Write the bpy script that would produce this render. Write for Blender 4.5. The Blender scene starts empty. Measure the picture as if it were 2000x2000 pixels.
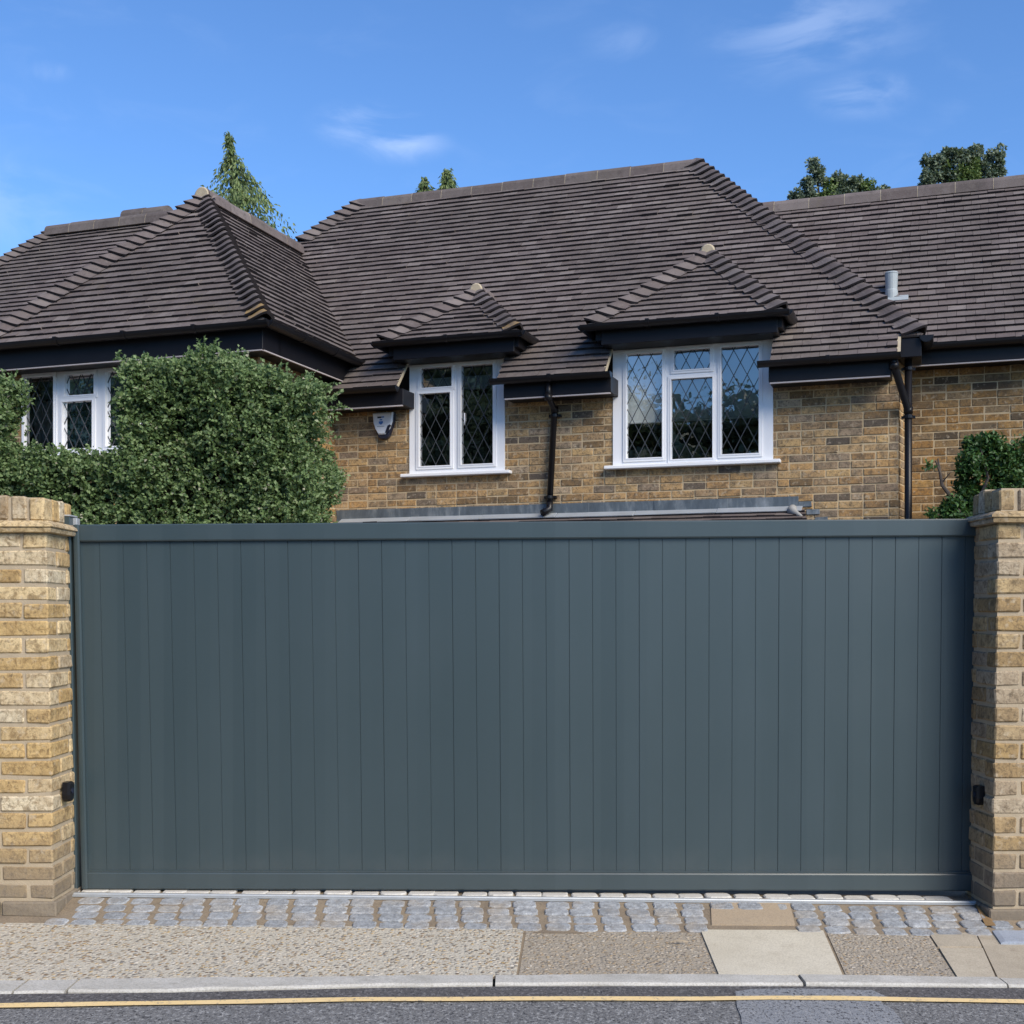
import bpy, math, random
import numpy as np
from mathutils import Vector, Matrix
random.seed(7); RNG = np.random.default_rng(11)
SC = bpy.context.scene
COL = SC.collection
R = math.radians

# ------------------------------------------------------------------ frames
# camera stands at (0,0,CAMH) looking along +Y; the house has its own frame (a along the facade, d inwards, z up)
CAMH = 1.274; F = 2400.0; HOR = 1200.0
TH = math.atan(F / 6980.0); CT, ST = math.cos(TH), math.sin(TH)
P0 = Vector((3.550, 11.284, 0))
A_ = Vector((CT, -ST, 0)); D_ = Vector((ST, CT, 0)); Z_ = Vector((0, 0, 1))
def W(a, d, z): return P0 + A_ * a + D_ * d + Z_ * z
def ramp(y): return .055 * min(1.1, max(0, (y - 5.03) / .33))     # the crossover rises to the gate
def gz(x): return -0.010 * (x + 1.94)              # the street falls slightly to the right

# ------------------------------------------------------------------ object helpers
def tag(o, label=None, cat=None, group=None, kind=None):
    if label: o['label'] = label
    if cat: o['category'] = cat
    if group: o['group'] = group
    if kind: o['kind'] = kind
    return o
def empty(name, loc):
    o = bpy.data.objects.new(name, None); COL.objects.link(o); o.location = loc; o.empty_display_size = .1
    return o
def wloc(o):
    v = Vector(o.location); p = o.parent
    return v
def adopt(o, parent):
    if parent is not None:
        o.parent = parent
        if parent.type == 'EMPTY':
            o.matrix_parent_inverse = Matrix.Translation(-Vector(parent.location))
        elif parent.parent is not None:
            pass
    return o
class MB:
    def __init__(s): s.v = []; s.f = []; s.m = []
    def add(s, vs, fs, mi=0):
        b = len(s.v); s.v.extend([tuple(v) for v in vs])
        for f in fs: s.f.append(tuple(b + i for i in f)); s.m.append(mi)
    def box(s, fr, u0, u1, v0, v1, w0, w1, mi=0):
        p = [fr(u, v, w) for w in (w0, w1) for v in (v0, v1) for u in (u0, u1)]
        s.add(p, [(0, 2, 3, 1), (4, 5, 7, 6), (0, 1, 5, 4), (2, 6, 7, 3), (0, 4, 6, 2), (1, 3, 7, 5)], mi)
    def cbox(s, fr, u0, u1, v0, v1, w0, w1, c=.004, mi=0, j=0.0):
        # box with every edge chamfered by c, corners jittered by j
        us = [u0, u1]; vs = [v0, v1]; ws = [w0, w1]; P = []; idx = {}
        def cl(lo, hi, k, c): return lo + c if k == 0 else hi - c
        for i in (0, 1):
            for k in (0, 1):
                for l in (0, 1):
                    dx, dy, dz = (random.uniform(-j, j), random.uniform(-j, j), random.uniform(-j, j)) if j else (0, 0, 0)
                    U, V, Q = us[i], vs[k], ws[l]
                    Ui, Vi, Qi = cl(u0, u1, i, c), cl(v0, v1, k, c), cl(w0, w1, l, c)
                    for t, q in (('u', (U, Vi, Qi)), ('v', (Ui, V, Qi)), ('w', (Ui, Vi, Q))):
                        idx[(i, k, l, t)] = len(P); P.append(fr(q[0] + dx, q[1] + dy, q[2] + dz))
        Fs = []
        g = lambda i, k, l, t: idx[(i, k, l, t)]
        for i in (0, 1): Fs.append([g(i, 0, 0, 'u'), g(i, 1, 0, 'u'), g(i, 1, 1, 'u'), g(i, 0, 1, 'u')])
        for k in (0, 1): Fs.append([g(0, k, 0, 'v'), g(0, k, 1, 'v'), g(1, k, 1, 'v'), g(1, k, 0, 'v')])
        for l in (0, 1): Fs.append([g(0, 0, l, 'w'), g(1, 0, l, 'w'), g(1, 1, l, 'w'), g(0, 1, l, 'w')])
        for i in (0, 1):
            for k in (0, 1): Fs.append([g(i, k, 0, 'u'), g(i, k, 1, 'u'), g(i, k, 1, 'v'), g(i, k, 0, 'v')])
            for l in (0, 1): Fs.append([g(i, 0, l, 'u'), g(i, 1, l, 'u'), g(i, 1, l, 'w'), g(i, 0, l, 'w')])
        for k in (0, 1):
            for l in (0, 1): Fs.append([g(0, k, l, 'v'), g(1, k, l, 'v'), g(1, k, l, 'w'), g(0, k, l, 'w')])
        for i in (0, 1):
            for k in (0, 1):
                for l in (0, 1): Fs.append([g(i, k, l, 'u'), g(i, k, l, 'v'), g(i, k, l, 'w')])
        s.add(P, Fs, mi)
    def tube(s, pts, r, n=12, mi=0, cap=True):
        pts = [Vector(p) for p in pts]; rr = r if isinstance(r, (list, tuple)) else [r] * len(pts)
        vs = []; fs = []; prev = None
        for i, p in enumerate(pts):
            t = (pts[min(i + 1, len(pts) - 1)] - pts[max(i - 1, 0)]).normalized()
            if prev is None:
                x = t.orthogonal().normalized()
            else:
                x = (prev - t * prev.dot(t)).normalized()
            prev = x; y = t.cross(x)
            for k in range(n):
                an = 2 * math.pi * k / n; vs.append(p + (x * math.cos(an) + y * math.sin(an)) * rr[i])
        for i in range(len(pts) - 1):
            for k in range(n):
                fs.append((i * n + k, i * n + (k + 1) % n, (i + 1) * n + (k + 1) % n, (i + 1) * n + k))
        if cap:
            fs.append(tuple(range(n))[::-1]); fs.append(tuple((len(pts) - 1) * n + k for k in range(n)))
        s.add(vs, fs, mi)
    def sweep(s, prof, p0, p1, side, up, mi=0, cap=True):
        # profile [(x,y)] carried from p0 to p1; x along `side`, y along `up`
        n = len(prof); vs = [Vector(p) + side * x + up * y for p in (p0, p1) for x, y in prof]
        fs = [(k, (k + 1) % n, n + (k + 1) % n, n + k) for k in range(n)]
        if cap: fs += [tuple(range(n))[::-1], tuple(range(n, 2 * n))]
        s.add(vs, fs, mi)
    def build(s, name, mats, parent=None, smooth=False, label=None):
        me = bpy.data.meshes.new(name); me.from_pydata(s.v, [], s.f)
        if not isinstance(mats, (list, tuple)): mats = [mats]
        for m in mats: me.materials.append(m)
        me.polygons.foreach_set('material_index', s.m)
        if smooth: me.polygons.foreach_set('use_smooth', [True] * len(s.f))
        me.update()
        import bmesh
        bm = bmesh.new(); bm.from_mesh(me); bmesh.ops.recalc_face_normals(bm, faces=bm.faces); bm.to_mesh(me); bm.free()
        o = bpy.data.objects.new(name, me); COL.objects.link(o); adopt(o, parent)
        if label: o['label'] = label
        return o
def wf(u, v, w): return Vector((u, w, v))                       # world frame: u=x, v=z, w=y
def hf(d0): return lambda u, v, w: W(u, d0 - w, v)              # facade frame: w outwards from plane d0
def hs(a0, sg): return lambda u, v, w: W(a0 + sg * w, u, v)     # side wall frame: u along d, w outwards along sg*a

# ------------------------------------------------------------------ materials
def lin(r, g, b):
    f = lambda c: (c / 255) / 12.92 if c / 255 <= .04045 else ((c / 255 + .055) / 1.055) ** 2.4
    return (f(r), f(g), f(b), 1)
class NT:
    def __init__(s, name):
        s.m = bpy.data.materials.new(name); s.m.use_nodes = True; s.t = s.m.node_tree; s.n = s.t.nodes
        s.b = s.n['Principled BSDF']; s.out = s.n['Material Output']
    def new(s, ty, **kw):
        n = s.n.new(ty)
        for k, v in kw.items(): setattr(n, k, v)
        return n
    def link(s, a, b): s.t.links.new(a, b)
    def co(s, scale=(1, 1, 1)):
        g = s.new('ShaderNodeTexCoord'); mp = s.new('ShaderNodeMapping'); mp.inputs['Scale'].default_value = scale
        s.link(g.outputs['Object'], mp.inputs['Vector']); return mp.outputs['Vector']
    def noise(s, scale, detail=4, rough=.55, vec=None, dist=0):
        n = s.new('ShaderNodeTexNoise'); n.inputs['Scale'].default_value = scale; n.inputs['Detail'].default_value = detail
        n.inputs['Roughness'].default_value = rough; n.inputs['Distortion'].default_value = dist
        s.link(vec if vec is not None else s.co(), n.inputs['Vector']); return n.outputs['Fac']
    def ramp(s, fac, stops, interp='LINEAR'):
        r = s.new('ShaderNodeValToRGB'); r.color_ramp.interpolation = interp; e = r.color_ramp.elements
        while len(e) < len(stops): e.new(.5)
        for q, (p, c) in zip(e, stops): q.position = p; q.color = c if len(c) == 4 else (*c, 1)
        s.link(fac, r.inputs['Fac']); return r.outputs['Color']
    def mix(s, fac, a, b, mode='MIX'):
        m = s.new('ShaderNodeMix', data_type='RGBA', blend_type=mode)
        for sock, v in ((m.inputs[0], fac), (m.inputs[6], a), (m.inputs[7], b)):
            if isinstance(v, (int, float)): sock.default_value = v
            elif isinstance(v, tuple): sock.default_value = v if len(v) == 4 else (*v, 1)
            else: s.link(v, sock)
        return m.outputs[2]
    def math(s, op, a, b=0.0):
        m = s.new('ShaderNodeMath', operation=op)
        for i, v in enumerate((a, b)):
            if isinstance(v, (int, float)): m.inputs[i].default_value = v
            else: s.link(v, m.inputs[i])
        return m.outputs[0]
    def island(s): return s.new('ShaderNodeNewGeometry').outputs['Random Per Island']
    def bump(s, h, strength=.5, dist=.01):
        b = s.new('ShaderNodeBump'); b.inputs['Strength'].default_value = strength; b.inputs['Distance'].default_value = dist
        s.link(h, b.inputs['Height']); s.link(b.outputs['Normal'], s.b.inputs['Normal'])
    def set(s, col=None, rough=.6, spec=.4, metal=0):
        if col is not None:
            if isinstance(col, tuple): s.b.inputs['Base Color'].default_value = col if len(col) == 4 else (*col, 1)
            else: s.link(col, s.b.inputs['Base Color'])
        if isinstance(rough, (int, float)): s.b.inputs['Roughness'].default_value = rough
        else: s.link(rough, s.b.inputs['Roughness'])
        s.b.inputs['Specular IOR Level'].default_value = spec; s.b.inputs['Metallic'].default_value = metal
        return s.m
def plain(name, col, rough=.6, spec=.4, var=.12, scale=9, bump=0.0, metal=0):
    t = NT(name); n = t.noise(scale, 5)
    c = t.mix(n, tuple(x * (1 - var) for x in col[:3]), tuple(x * (1 + var) for x in col[:3]))
    if bump: t.bump(t.noise(scale * 12, 4), bump, .004)
    return t.set(c, rough, spec, metal)
def brick_mat(name, stops, dirt=(.10, .085, .065), dirtamt=.55, grime=None, pit=.5):
    t = NT(name); r = t.island()
    base = t.ramp(r, stops, 'LINEAR')
    v = t.co()
    n1 = t.noise(14, 6, .65, v, .4); n2 = t.noise(70, 5, .7, v); n3 = t.noise(3.0, 3, .5, v)
    f = t.math('MULTIPLY', t.ramp(n1, [(.46, (0, 0, 0)), (.68, (1, 1, 1))]), dirtamt)
    c = t.mix(f, base, dirt)
    n5 = t.noise(30, 6, .75, v, .8)
    c = t.mix(t.ramp(n5, [(.50, (0,) * 3), (.60, (.6,) * 3)]), c, tuple(x * .62 for x in dirt))
    c = t.mix(t.ramp(n2, [(.3, (.65,) * 3), (.5, (0,) * 3)]), c, (.07, .055, .04))
    c = t.mix(t.math('MULTIPLY', t.ramp(t.noise(26, 5, .6, v), [(.56, (0,) * 3), (.72, (1,) * 3)]), .6), c, (.54, .46, .34))
    if grime:
        c = grime(t, c, v, n3)
    t.bump(t.math('ADD', t.math('MULTIPLY', n2, .6), n1), pit, .006)
    return t.set(c, .88, .2)
M = {}
STOCK = [(0, (.18, .118, .06)), (.12, (.39, .235, .105)), (.25, (.47, .285, .12)), (.42, (.47, .315, .16)), (.55, (.33, .225, .13)),
         (.68, (.54, .36, .165)), (.8, (.26, .19, .13)), (.88, (.44, .33, .215)), (.94, (.17, .13, .095)), (1, (.10, .08, .065))]
PIER = [(0, (.40, .275, .125)), (.2, (.56, .395, .18)), (.4, (.46, .33, .165)), (.55, (.64, .50, .285)), (.7, (.44, .305, .14)), (.85, (.66, .57, .40)), (1, (.29, .215, .135))]
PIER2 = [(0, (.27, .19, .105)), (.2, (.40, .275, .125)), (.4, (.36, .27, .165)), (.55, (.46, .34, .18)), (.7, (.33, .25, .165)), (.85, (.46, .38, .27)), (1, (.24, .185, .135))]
def pier_grime(t, c, v, n3):      # the lowest courses are stained grey-brown by road splash
    sp = t.new('ShaderNodeSeparateXYZ'); t.link(v, sp.inputs[0])
    h = t.math('ADD', sp.outputs['Z'], t.math('MULTIPLY', n3, .35))
    return t.mix(t.ramp(h, [(.22, (.88,) * 3), (.62, (0,) * 3)]), c, (.18, .155, .125))
M['brick'] = brick_mat('stock_brick', STOCK, dirtamt=.75)
def wing_grime(t, c, v, n3):      # dead ivy marks
    return t.mix(t.ramp(t.noise(2.2, 4, .6, v), [(.52, (0,) * 3), (.68, (.6,) * 3)]), c, (.07, .05, .035))
M['brick_wing'] = brick_mat('stock_brick_weathered', [(p, (r * .8, g * .74, b * .6)) for p, (r, g, b) in STOCK], grime=wing_grime)
M['pier'] = brick_mat('pier_brick', PIER, dirt=(.25, .155, .065), dirtamt=.6, grime=pier_grime, pit=.8)
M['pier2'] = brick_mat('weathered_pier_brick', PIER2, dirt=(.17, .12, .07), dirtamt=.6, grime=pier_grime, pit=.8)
M['mortar'] = plain('mortar', (.40, .33, .235), .95, .1, .2, 18, .5)
M['mortar_house'] = plain('house_mortar', (.47, .37, .235), .95, .1, .2, 18, .4)
M['mortar_pale'] = plain('pale_mortar', (.42, .36, .26), .95, .1, .2, 22, .5)
def tile_mat(name, lichen=False):
    t = NT(name); r = t.island(); v = t.co()
    c = t.ramp(r, [(0, (.112, .090, .086)), (.3, (.133, .109, .104)), (.6, (.149, .124, .118)), (.85, (.168, .142, .135)), (1, (.22, .19, .178))])
    n = t.noise(1.1, 5, .6, v); c = t.mix(t.ramp(n, [(.35, (.5,) * 3), (.6, (0,) * 3)]), c, (.090, .075, .074))
    c = t.mix(t.ramp(t.noise(.55, 4, .6, v, .4), [(.42, (.35,) * 3), (.56, (0,) * 3)]), c, (.085, .074, .066)); c = t.mix(t.ramp(t.noise(.8, 5, .65, t.co((1.3, 1, .8))), [(.54, (0,) * 3), (.72, (.35,) * 3)]), c, (.19, .168, .14))
    n9 = t.noise(6.5, 6, .7, t.co((1, 1, .45))); c = t.mix(t.ramp(n9, [(.5, (0,) * 3), (.72, (.5,) * 3)]), c, (.20, .172, .165)); c = t.mix(t.ramp(t.noise(11, 6, .7, v), [(.30, (.6,) * 3), (.46, (0,) * 3)]), c, (.062, .053, .052))
    n2 = t.noise(35, 5, .6, v); c = t.mix(t.ramp(n2, [(.55, (0,) * 3), (.8, (.45,) * 3)]), c, (.20, .175, .155))
    m = t.noise(2.7, 6, .7, v); c = t.mix(t.ramp(m, [(.60, (0,) * 3), (.8, (.45,) * 3)]), c, (.16, .135, .075))
    if lichen: c = t.mix(t.ramp(t.noise(9, 5, .6, v), [(.35, (0.1,) * 3), (.55, (1,) * 3)]), c, (.30, .20, .085))
    t.bump(n2, .35, .004)
    return t.set(c, .85, .25)
M['tile'] = tile_mat('clay_roof_tile'); M['lichen'] = tile_mat('lichened_tile', True)
M['tile_edge'] = plain('tile_edge_painted_shadow', (.042, .036, .037), .95, .1, .4, 30)  # shadow lines put into colour: tile butts and bonnet skirts painted dark
M['under'] = plain('roof_underlay', (.03, .027, .027), .95, .1)
M['black'] = plain('black_painted_timber', (.009, .009, .012), .45, .25, .25, 6)
M['gutter'] = plain('black_gutter_plastic', (.008, .008, .010), .36, .3, .2, 5)
M['white'] = plain('white_window_frame', (.80, .81, .83), .35, .45, .03, 5)
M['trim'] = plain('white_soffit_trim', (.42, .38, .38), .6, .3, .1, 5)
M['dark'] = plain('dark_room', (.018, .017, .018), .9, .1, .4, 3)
M['blind'] = plain('roller_blind_cloth', (.78, .78, .75), .8, .2, .05, 3)
M['curtain'] = plain('pink_curtain', (.66, .54, .53), .9, .1, .2, 12)
M['lead'] = plain('lead_strip', (.045, .05, .055), .5, .4, .2, 20)
M['galv'] = plain('galvanised_steel', (.42, .44, .45), .5, .4, .2, 20, .1, metal=.4)
M['ventm'] = plain('lead_grey_vent', (.33, .37, .385), .5, .4, .12, 12)
def glass():
    t = NT('window_glass'); t.n.remove(t.b)
    tr = t.new('ShaderNodeBsdfTransparent'); tr.inputs[0].default_value = (.92, .95, .95, 1)
    gl = t.new('ShaderNodeBsdfGlossy'); gl.inputs['Roughness'].default_value = .015
    bp = t.new('ShaderNodeBump'); bp.inputs['Strength'].default_value = .08; bp.inputs['Distance'].default_value = .02
    t.link(t.noise(5, 2), bp.inputs['Height']); t.link(bp.outputs[0], gl.inputs['Normal'])
    fr = t.new('ShaderNodeFresnel'); fr.inputs['IOR'].default_value = 3.2
    mx = t.new('ShaderNodeMixShader'); t.link(fr.outputs[0], mx.inputs[0]); t.link(tr.outputs[0], mx.inputs[1]); t.link(gl.outputs[0], mx.inputs[2])
    t.link(mx.outputs[0], t.out.inputs['Surface']); return t.m
M['glass'] = glass()
def gate_mat():
    t = NT('gate_paint'); v = t.co()
    n = t.noise(2.2, 3, .5, v)
    c = t.mix(n, (.034, .053, .060), (.039, .059, .067))
    sm = t.noise(1.0, 5, .6, t.co((4, 1, .6)))
    c = t.mix(t.ramp(sm, [(.5, (0,) * 3), (.75, (.35,) * 3)]), c, (.046, .068, .080))
    sx_ = t.new('ShaderNodeSeparateXYZ'); t.link(v, sx_.inputs[0]); wn_ = t.new('ShaderNodeTexWhiteNoise', noise_dimensions='1D'); t.link(t.math('FLOOR', t.math('MULTIPLY', t.math('ADD', sx_.outputs['X'], .013), 9.83)), wn_.inputs['W'])
    c = t.mix(wn_.outputs['Value'], c, t.mix(.1, c, (.09, .12, .13)))
    dz_ = t.math('ADD', sx_.outputs['Z'], t.math('MULTIPLY', t.noise(6, 5, .7, v), -.25)); c = t.mix(t.ramp(dz_, [(0, (.10,) * 3), (.10, (0,) * 3)]), c, (.15, .145, .13))
    t.bump(t.noise(380, 2, .5, v), .04, .001)
    return t.set(c, t.ramp(t.noise(3, 4), [(0, (.28,) * 3), (1, (.40,) * 3)]), .5)
M['gate'] = gate_mat()
def leadflash():
    t = NT('lead_flashing'); v = t.co()
    c = t.ramp(t.noise(6, 6, .7, t.co((1, 1, .35))), [(.3, (.06, .075, .09)), (.5, (.11, .135, .155)), (.68, (.24, .265, .28)), (.8, (.36, .38, .39))])
    t.bump(t.noise(9, 4), .4, .01); return t.set(c, .55, .5, .25)
M['leadf'] = leadflash()
M['apron'] = plain('pale_lead_apron', (.29, .315, .34), .5, .4, .25, 5, .3)

# ------------------------------------------------------------------ building blocks
def clip(poly, h):                                   # keep the part of a convex polygon where h(p) >= 0
    out = []
    for i, p in enumerate(poly):
        q = poly[(i + 1) % len(poly)]; a, b = h(p), h(q)
        if a >= 0: out.append(p)
        if (a >= 0) != (b >= 0):
            t = a / (a - b); out.append((p[0] + (q[0] - p[0]) * t, p[1] + (q[1] - p[1]) * t))
    return out
def clip_convex(sub, poly):
    ar = sum(poly[i][0] * poly[(i + 1) % len(poly)][1] - poly[(i + 1) % len(poly)][0] * poly[i][1] for i in range(len(poly)))
    sg = 1 if ar > 0 else -1
    for i in range(len(poly)):
        (x0, y0), (x1, y1) = poly[i], poly[(i + 1) % len(poly)]
        sub = clip(sub, lambda p: sg * ((x1 - x0) * (p[1] - y0) - (y1 - y0) * (p[0] - x0)))
        if len(sub) < 3: return []
    return sub
def tile_plane(mb, O, U, V, polys, g=.1, tw=.168, h0=.021):
    U = U.normalized(); V = V.normalized(); N = U.cross(V)
    if N.z < 0: N = -N
    for poly in polys:
        u0 = min(p[0] for p in poly); u1 = max(p[0] for p in poly); v0 = min(p[1] for p in poly); v1 = max(p[1] for p in poly)
        mb.add([O + U * p[0] + V * p[1] - N * .012 for p in poly], [tuple(range(len(poly)))], 1)
        for r in range(int(math.floor(v0 / g + .001)), int(math.ceil(v1 / g - .001))):
            off = (r % 2) * tw / 2 + random.uniform(-.012, .012)
            rowj = random.uniform(-.003, .003)
            k0 = int(math.floor((u0 - off) / tw)); k1 = int(math.ceil((u1 - off) / tw))
            for k in range(k0, k1):
                ua = k * tw + off + .0015; ub = ua + tw - .003
                dv = random.uniform(-.004, .004) + rowj; lift = random.uniform(-.003, .004)
                if random.random() < .02: dv -= .012; lift += .006
                rect = [(ua, r * g + dv), (ub, r * g + dv), (ub, (r + 1) * g + .014), (ua, (r + 1) * g + .014)]
                pl = clip_convex(rect, poly)
                if len(pl) < 3: continue
                sk = random.uniform(-.0025, .0025)
                top = []; bot = []
                for p in pl:
                    t = (p[1] - r * g) / g
                    h = h0 * (1 - t) + .002 + lift * (1 - t) + sk * ((p[0] - ua) / tw - .5)
                    b = O + U * p[0] + V * p[1]; top.append(b + N * h); bot.append(b - N * .010)
                n = len(pl)
                mb.add(top + bot, [tuple(range(n))] + [(i, (i + 1) % n, n + (i + 1) % n, n + i) for i in range(n)], 0)
                for i in range(n):
                    if abs(pl[i][1] - pl[(i + 1) % n][1]) < .002 and pl[i][1] < r * g + .03: mb.m[-n + i] = 2
def bonnets(mb, Pb, Pt, Ld, Rd, n, w=.17, H=.055, low_lichen=1):
    Pb, Pt = Vector(Pb), Vector(Pt); ax = (Pt - Pb); L = ax.length; ax = ax / L
    NL = Ld.cross(ax); NL = NL if NL.z > 0 else -NL; NL.normalize()
    NR = Rd.cross(ax); NR = NR if NR.z > 0 else -NR; NR.normalize()
    step = L / n; S = 14
    for i in range(n):
        jw = random.uniform(.93, 1.07); jh = random.uniform(-.006, .008)
        rows = []
        for t in (0.0, 1.25):
            C = Pb + ax * (step * (i + t)); row = []
            for k in range(S + 1):
                s = -1 + 2 * k / S; aS = abs(s)
                sm = math.sqrt(s * s + .03) - math.sqrt(.03); sm /= (math.sqrt(1.03) - math.sqrt(.03))
                e = H * (1 - sm) ** 1.6 + (.038 + jh) * (1 - t / 1.25) * (.75 + .25 * (1 - aS)) + .005
                ww = w * jw * (1 - .25 * t / 1.25)
                dirv = Ld if s < 0 else Rd
                nb = (NL * (1 - s) + NR * (1 + s)).normalized()
                row.append(C + dirv * (aS * ww) + nb * e)
            rows.append(row)
        low = [p - ((NL + NR).normalized()) * .022 for p in rows[0]]
        low = [p - (NL if k < S / 2 else NR) * .004 for k, p in enumerate(low)]
        vs = low + rows[0] + rows[1]; m = S + 1; fs = []
        for k in range(S):
            fs.append((k, k + 1, m + k + 1, m + k)); fs.append((m + k, m + k + 1, 2 * m + k + 1, 2 * m + k))
        mb.add(vs, fs, 1 if i < low_lichen else 0)
        for k in range(S): mb.m[-2 * S + 2 * k] = 2
def ridge_tiles(mb, Pa, Pb_, side, r=.105, L=.40, h=.02, capmat=1):
    Pa, Pb_ = Vector(Pa), Vector(Pb_); ax = (Pb_ - Pa); T = ax.length; ax /= T; n = max(1, round(T / L)); st = T / n
    up = side.cross(ax); up = up if up.z > 0 else -up
    K = 10
    for i in range(n):
        j = random.uniform(-.006, .006); a0 = Pa + ax * (i * st + .004); a1 = Pa + ax * ((i + 1) * st - .004)
        outer = [(math.cos(math.pi * k / K) * r * 1.1, math.sin(math.pi * k / K) * r + h + j) for k in range(K + 1)]
        prof = outer + [(-r * 1.25, -.05), (r * 1.25, -.05)]
        mb.sweep(prof, a0, a1, side, up, 0)
        if i: # mortar joint
            p2 = [(x * .97, y * .97) for x, y in prof]
            mb.sweep(p2, a0 - ax * .010, a0, side, up, capmat)
def gutter_run(mb, p0, p1, side, r=.055, fills=None):
    # half-round gutter; `side` points away from the wall
    p0, p1 = Vector(p0), Vector(p1); K = 8
    arc = [(math.cos(math.pi * k / K) * r, -math.sin(math.pi * k / K) * r) for k in range(K + 1)]
    inner = [(math.cos(math.pi * k / K) * (r - .004), -math.sin(math.pi * k / K) * (r - .004) + .0) for k in range(K, -1, -1)]
    mb.sweep(arc + inner, p0, p1, side, Z_)
    ax = (p1 - p0).normalized()
    for p, q in ((p0, p0 + ax * .006), (p1 - ax * .006, p1)): mb.sweep([(x * 1.04, y * 1.04) for x, y in arc], p, q, side, Z_)
    L = (p1 - p0).length; n = int(L / .9)
    for i in range(1, n + 1):
        c = p0 + ax * (L * i / (n + 1))
        mb.sweep([(x * 1.1, y * 1.1) for x, y in arc] + [(-r * 1.1, .012), (r * 1.1, .012)], c - ax * .018, c + ax * .018, side, Z_)
def brick_wall(mb, fr, u0, u1, v0, v1, holes=(), phase=0, j=.0015, hdr=.14, cs=.075, back=True, cut_ends=True):
    n = int(round((v1 - v0) / cs))
    for r in range(n):
        z0 = v0 + r * cs + .010; z1 = z0 + cs - .010
        u = u0 - ((.1125 if (r + phase) % 2 else 0))
        while u < u1:
            L = .1025 if random.random() < hdr else .215
            a, b = max(u, u0), min(u + L, u1); u += L + .010
            if b - a < .02: continue
            segs = [(a, b)]
            for (ha, hb, hz0, hz1) in holes:
                if z1 > hz0 + .005 and z0 < hz1 - .005:
                    ns = []
                    for (p, q) in segs:
                        if q <= ha or p >= hb: ns.append((p, q)); continue
                        if p < ha - .02: ns.append((p, ha))
                        if q > hb + .02: ns.append((hb, q))
                    segs = ns
            for p, q in segs:
                o = random.uniform(-.003, .004)
                mb.cbox(fr, p + random.uniform(-.002, .003), q + random.uniform(-.003, .002), z0 + random.uniform(-.003, .003), z1 + random.uniform(-.003, .003), -.03, o, .0045, 0, j)
    if back: plate(mb, fr, (u0, u1, v0, v1), holes, -.10, -.005, 1)
def plate(mb, fr, rect, holes, w0, w1, mi=0):
    us = sorted({rect[0], rect[1], *[x for h in holes for x in h[:2] if rect[0] < x < rect[1]]})
    vs = sorted({rect[2], rect[3], *[x for h in holes for x in h[2:] if rect[2] < x < rect[3]]})
    solid = lambda i, k: 0 <= i < len(us) - 1 and 0 <= k < len(vs) - 1 and not any(
        h[0] <= (us[i] + us[i + 1]) / 2 <= h[1] and h[2] <= (vs[k] + vs[k + 1]) / 2 <= h[3] for h in holes)
    for i in range(len(us) - 1):
        for k in range(len(vs) - 1):
            if not solid(i, k): continue
            a, b, c, d = us[i], us[i + 1], vs[k], vs[k + 1]
            mb.add([fr(a, c, w1), fr(b, c, w1), fr(b, d, w1), fr(a, d, w1)], [(0, 1, 2, 3)], mi)
            mb.add([fr(a, c, w0), fr(b, c, w0), fr(b, d, w0), fr(a, d, w0)], [(0, 3, 2, 1)], mi)
            for (di, dk, p, q) in ((-1, 0, (a, c), (a, d)), (1, 0, (b, d), (b, c)), (0, -1, (b, c), (a, c)), (0, 1, (a, d), (b, d))):
                if not solid(i + di, k + dk):
                    mb.add([fr(*p, w0), fr(*q, w0), fr(*q, w1), fr(*p, w1)], [(0, 1, 2, 3)], mi)

# ------------------------------------------------------------------ THE HOUSE
HOUSE = empty('house', W(-2.9, 0, 0))
tag(HOUSE, 'yellow brick house with dark tiled hipped roofs behind the grey gate', 'house')
T47 = math.tan(R(47)); C47, S47 = math.cos(R(47)), math.sin(R(47)); SL = Vector((0, 0, 0))
VF = D_ * C47 + Z_ * S47            # up the front slope
def roofpart(name, mb, label=None): return mb.build(name, [M['tile'], M['under'], M['tile_edge']], HOUSE, label=label)

# windows: rectangles (a0,a1,z0,z1) on their wall plane
W1 = (-4.885, -3.83, 2.74, 3.93); W2 = (-2.695, -1.135, 2.74, 3.93); W3 = (-8.46, -6.45, 2.87, 3.76)
# --- walls
mb = MB(); brick_wall(mb, hf(0), -5.82, 0, 0, 3.525, [W1, W2])
f = lambda u, v, w: W(.09 * u / .52 + w * .98, u - .17 * w, v)     # the return next to the side extension
brick_wall(mb, f, 0.0, .52, 0, 3.675, hdr=.6)
mb.build('wall', [M['brick'], M['mortar_house']], HOUSE)
mb = MB(); brick_wall(mb, hf(.52), .085, 6.2, 0, 3.675, phase=1)
mb.build('wall', [M['brick_wing'], M['mortar_house']], HOUSE, label='darker brick side wall with dead ivy marks')
mb = MB(); brick_wall(mb, hf(.05), -13.3, -9.3, 0, 3.75); mb.cbox(hf(.05), -13.5, -9.3, 3.75, 3.93, -.05, .25, .004, 2)
brick_wall(mb, hs(-9.3, -1), -1.6, .05, 0, 3.75); brick_wall(mb, hf(-1.6), -9.3, -5.75, 0, 3.75, [W3]); brick_wall(mb, hs(-5.75, 1), -1.6, 0, 0, 3.75)
mb.build('wall', [M['brick_wing'], M['mortar_house'], M['black']], HOUSE)

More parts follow.
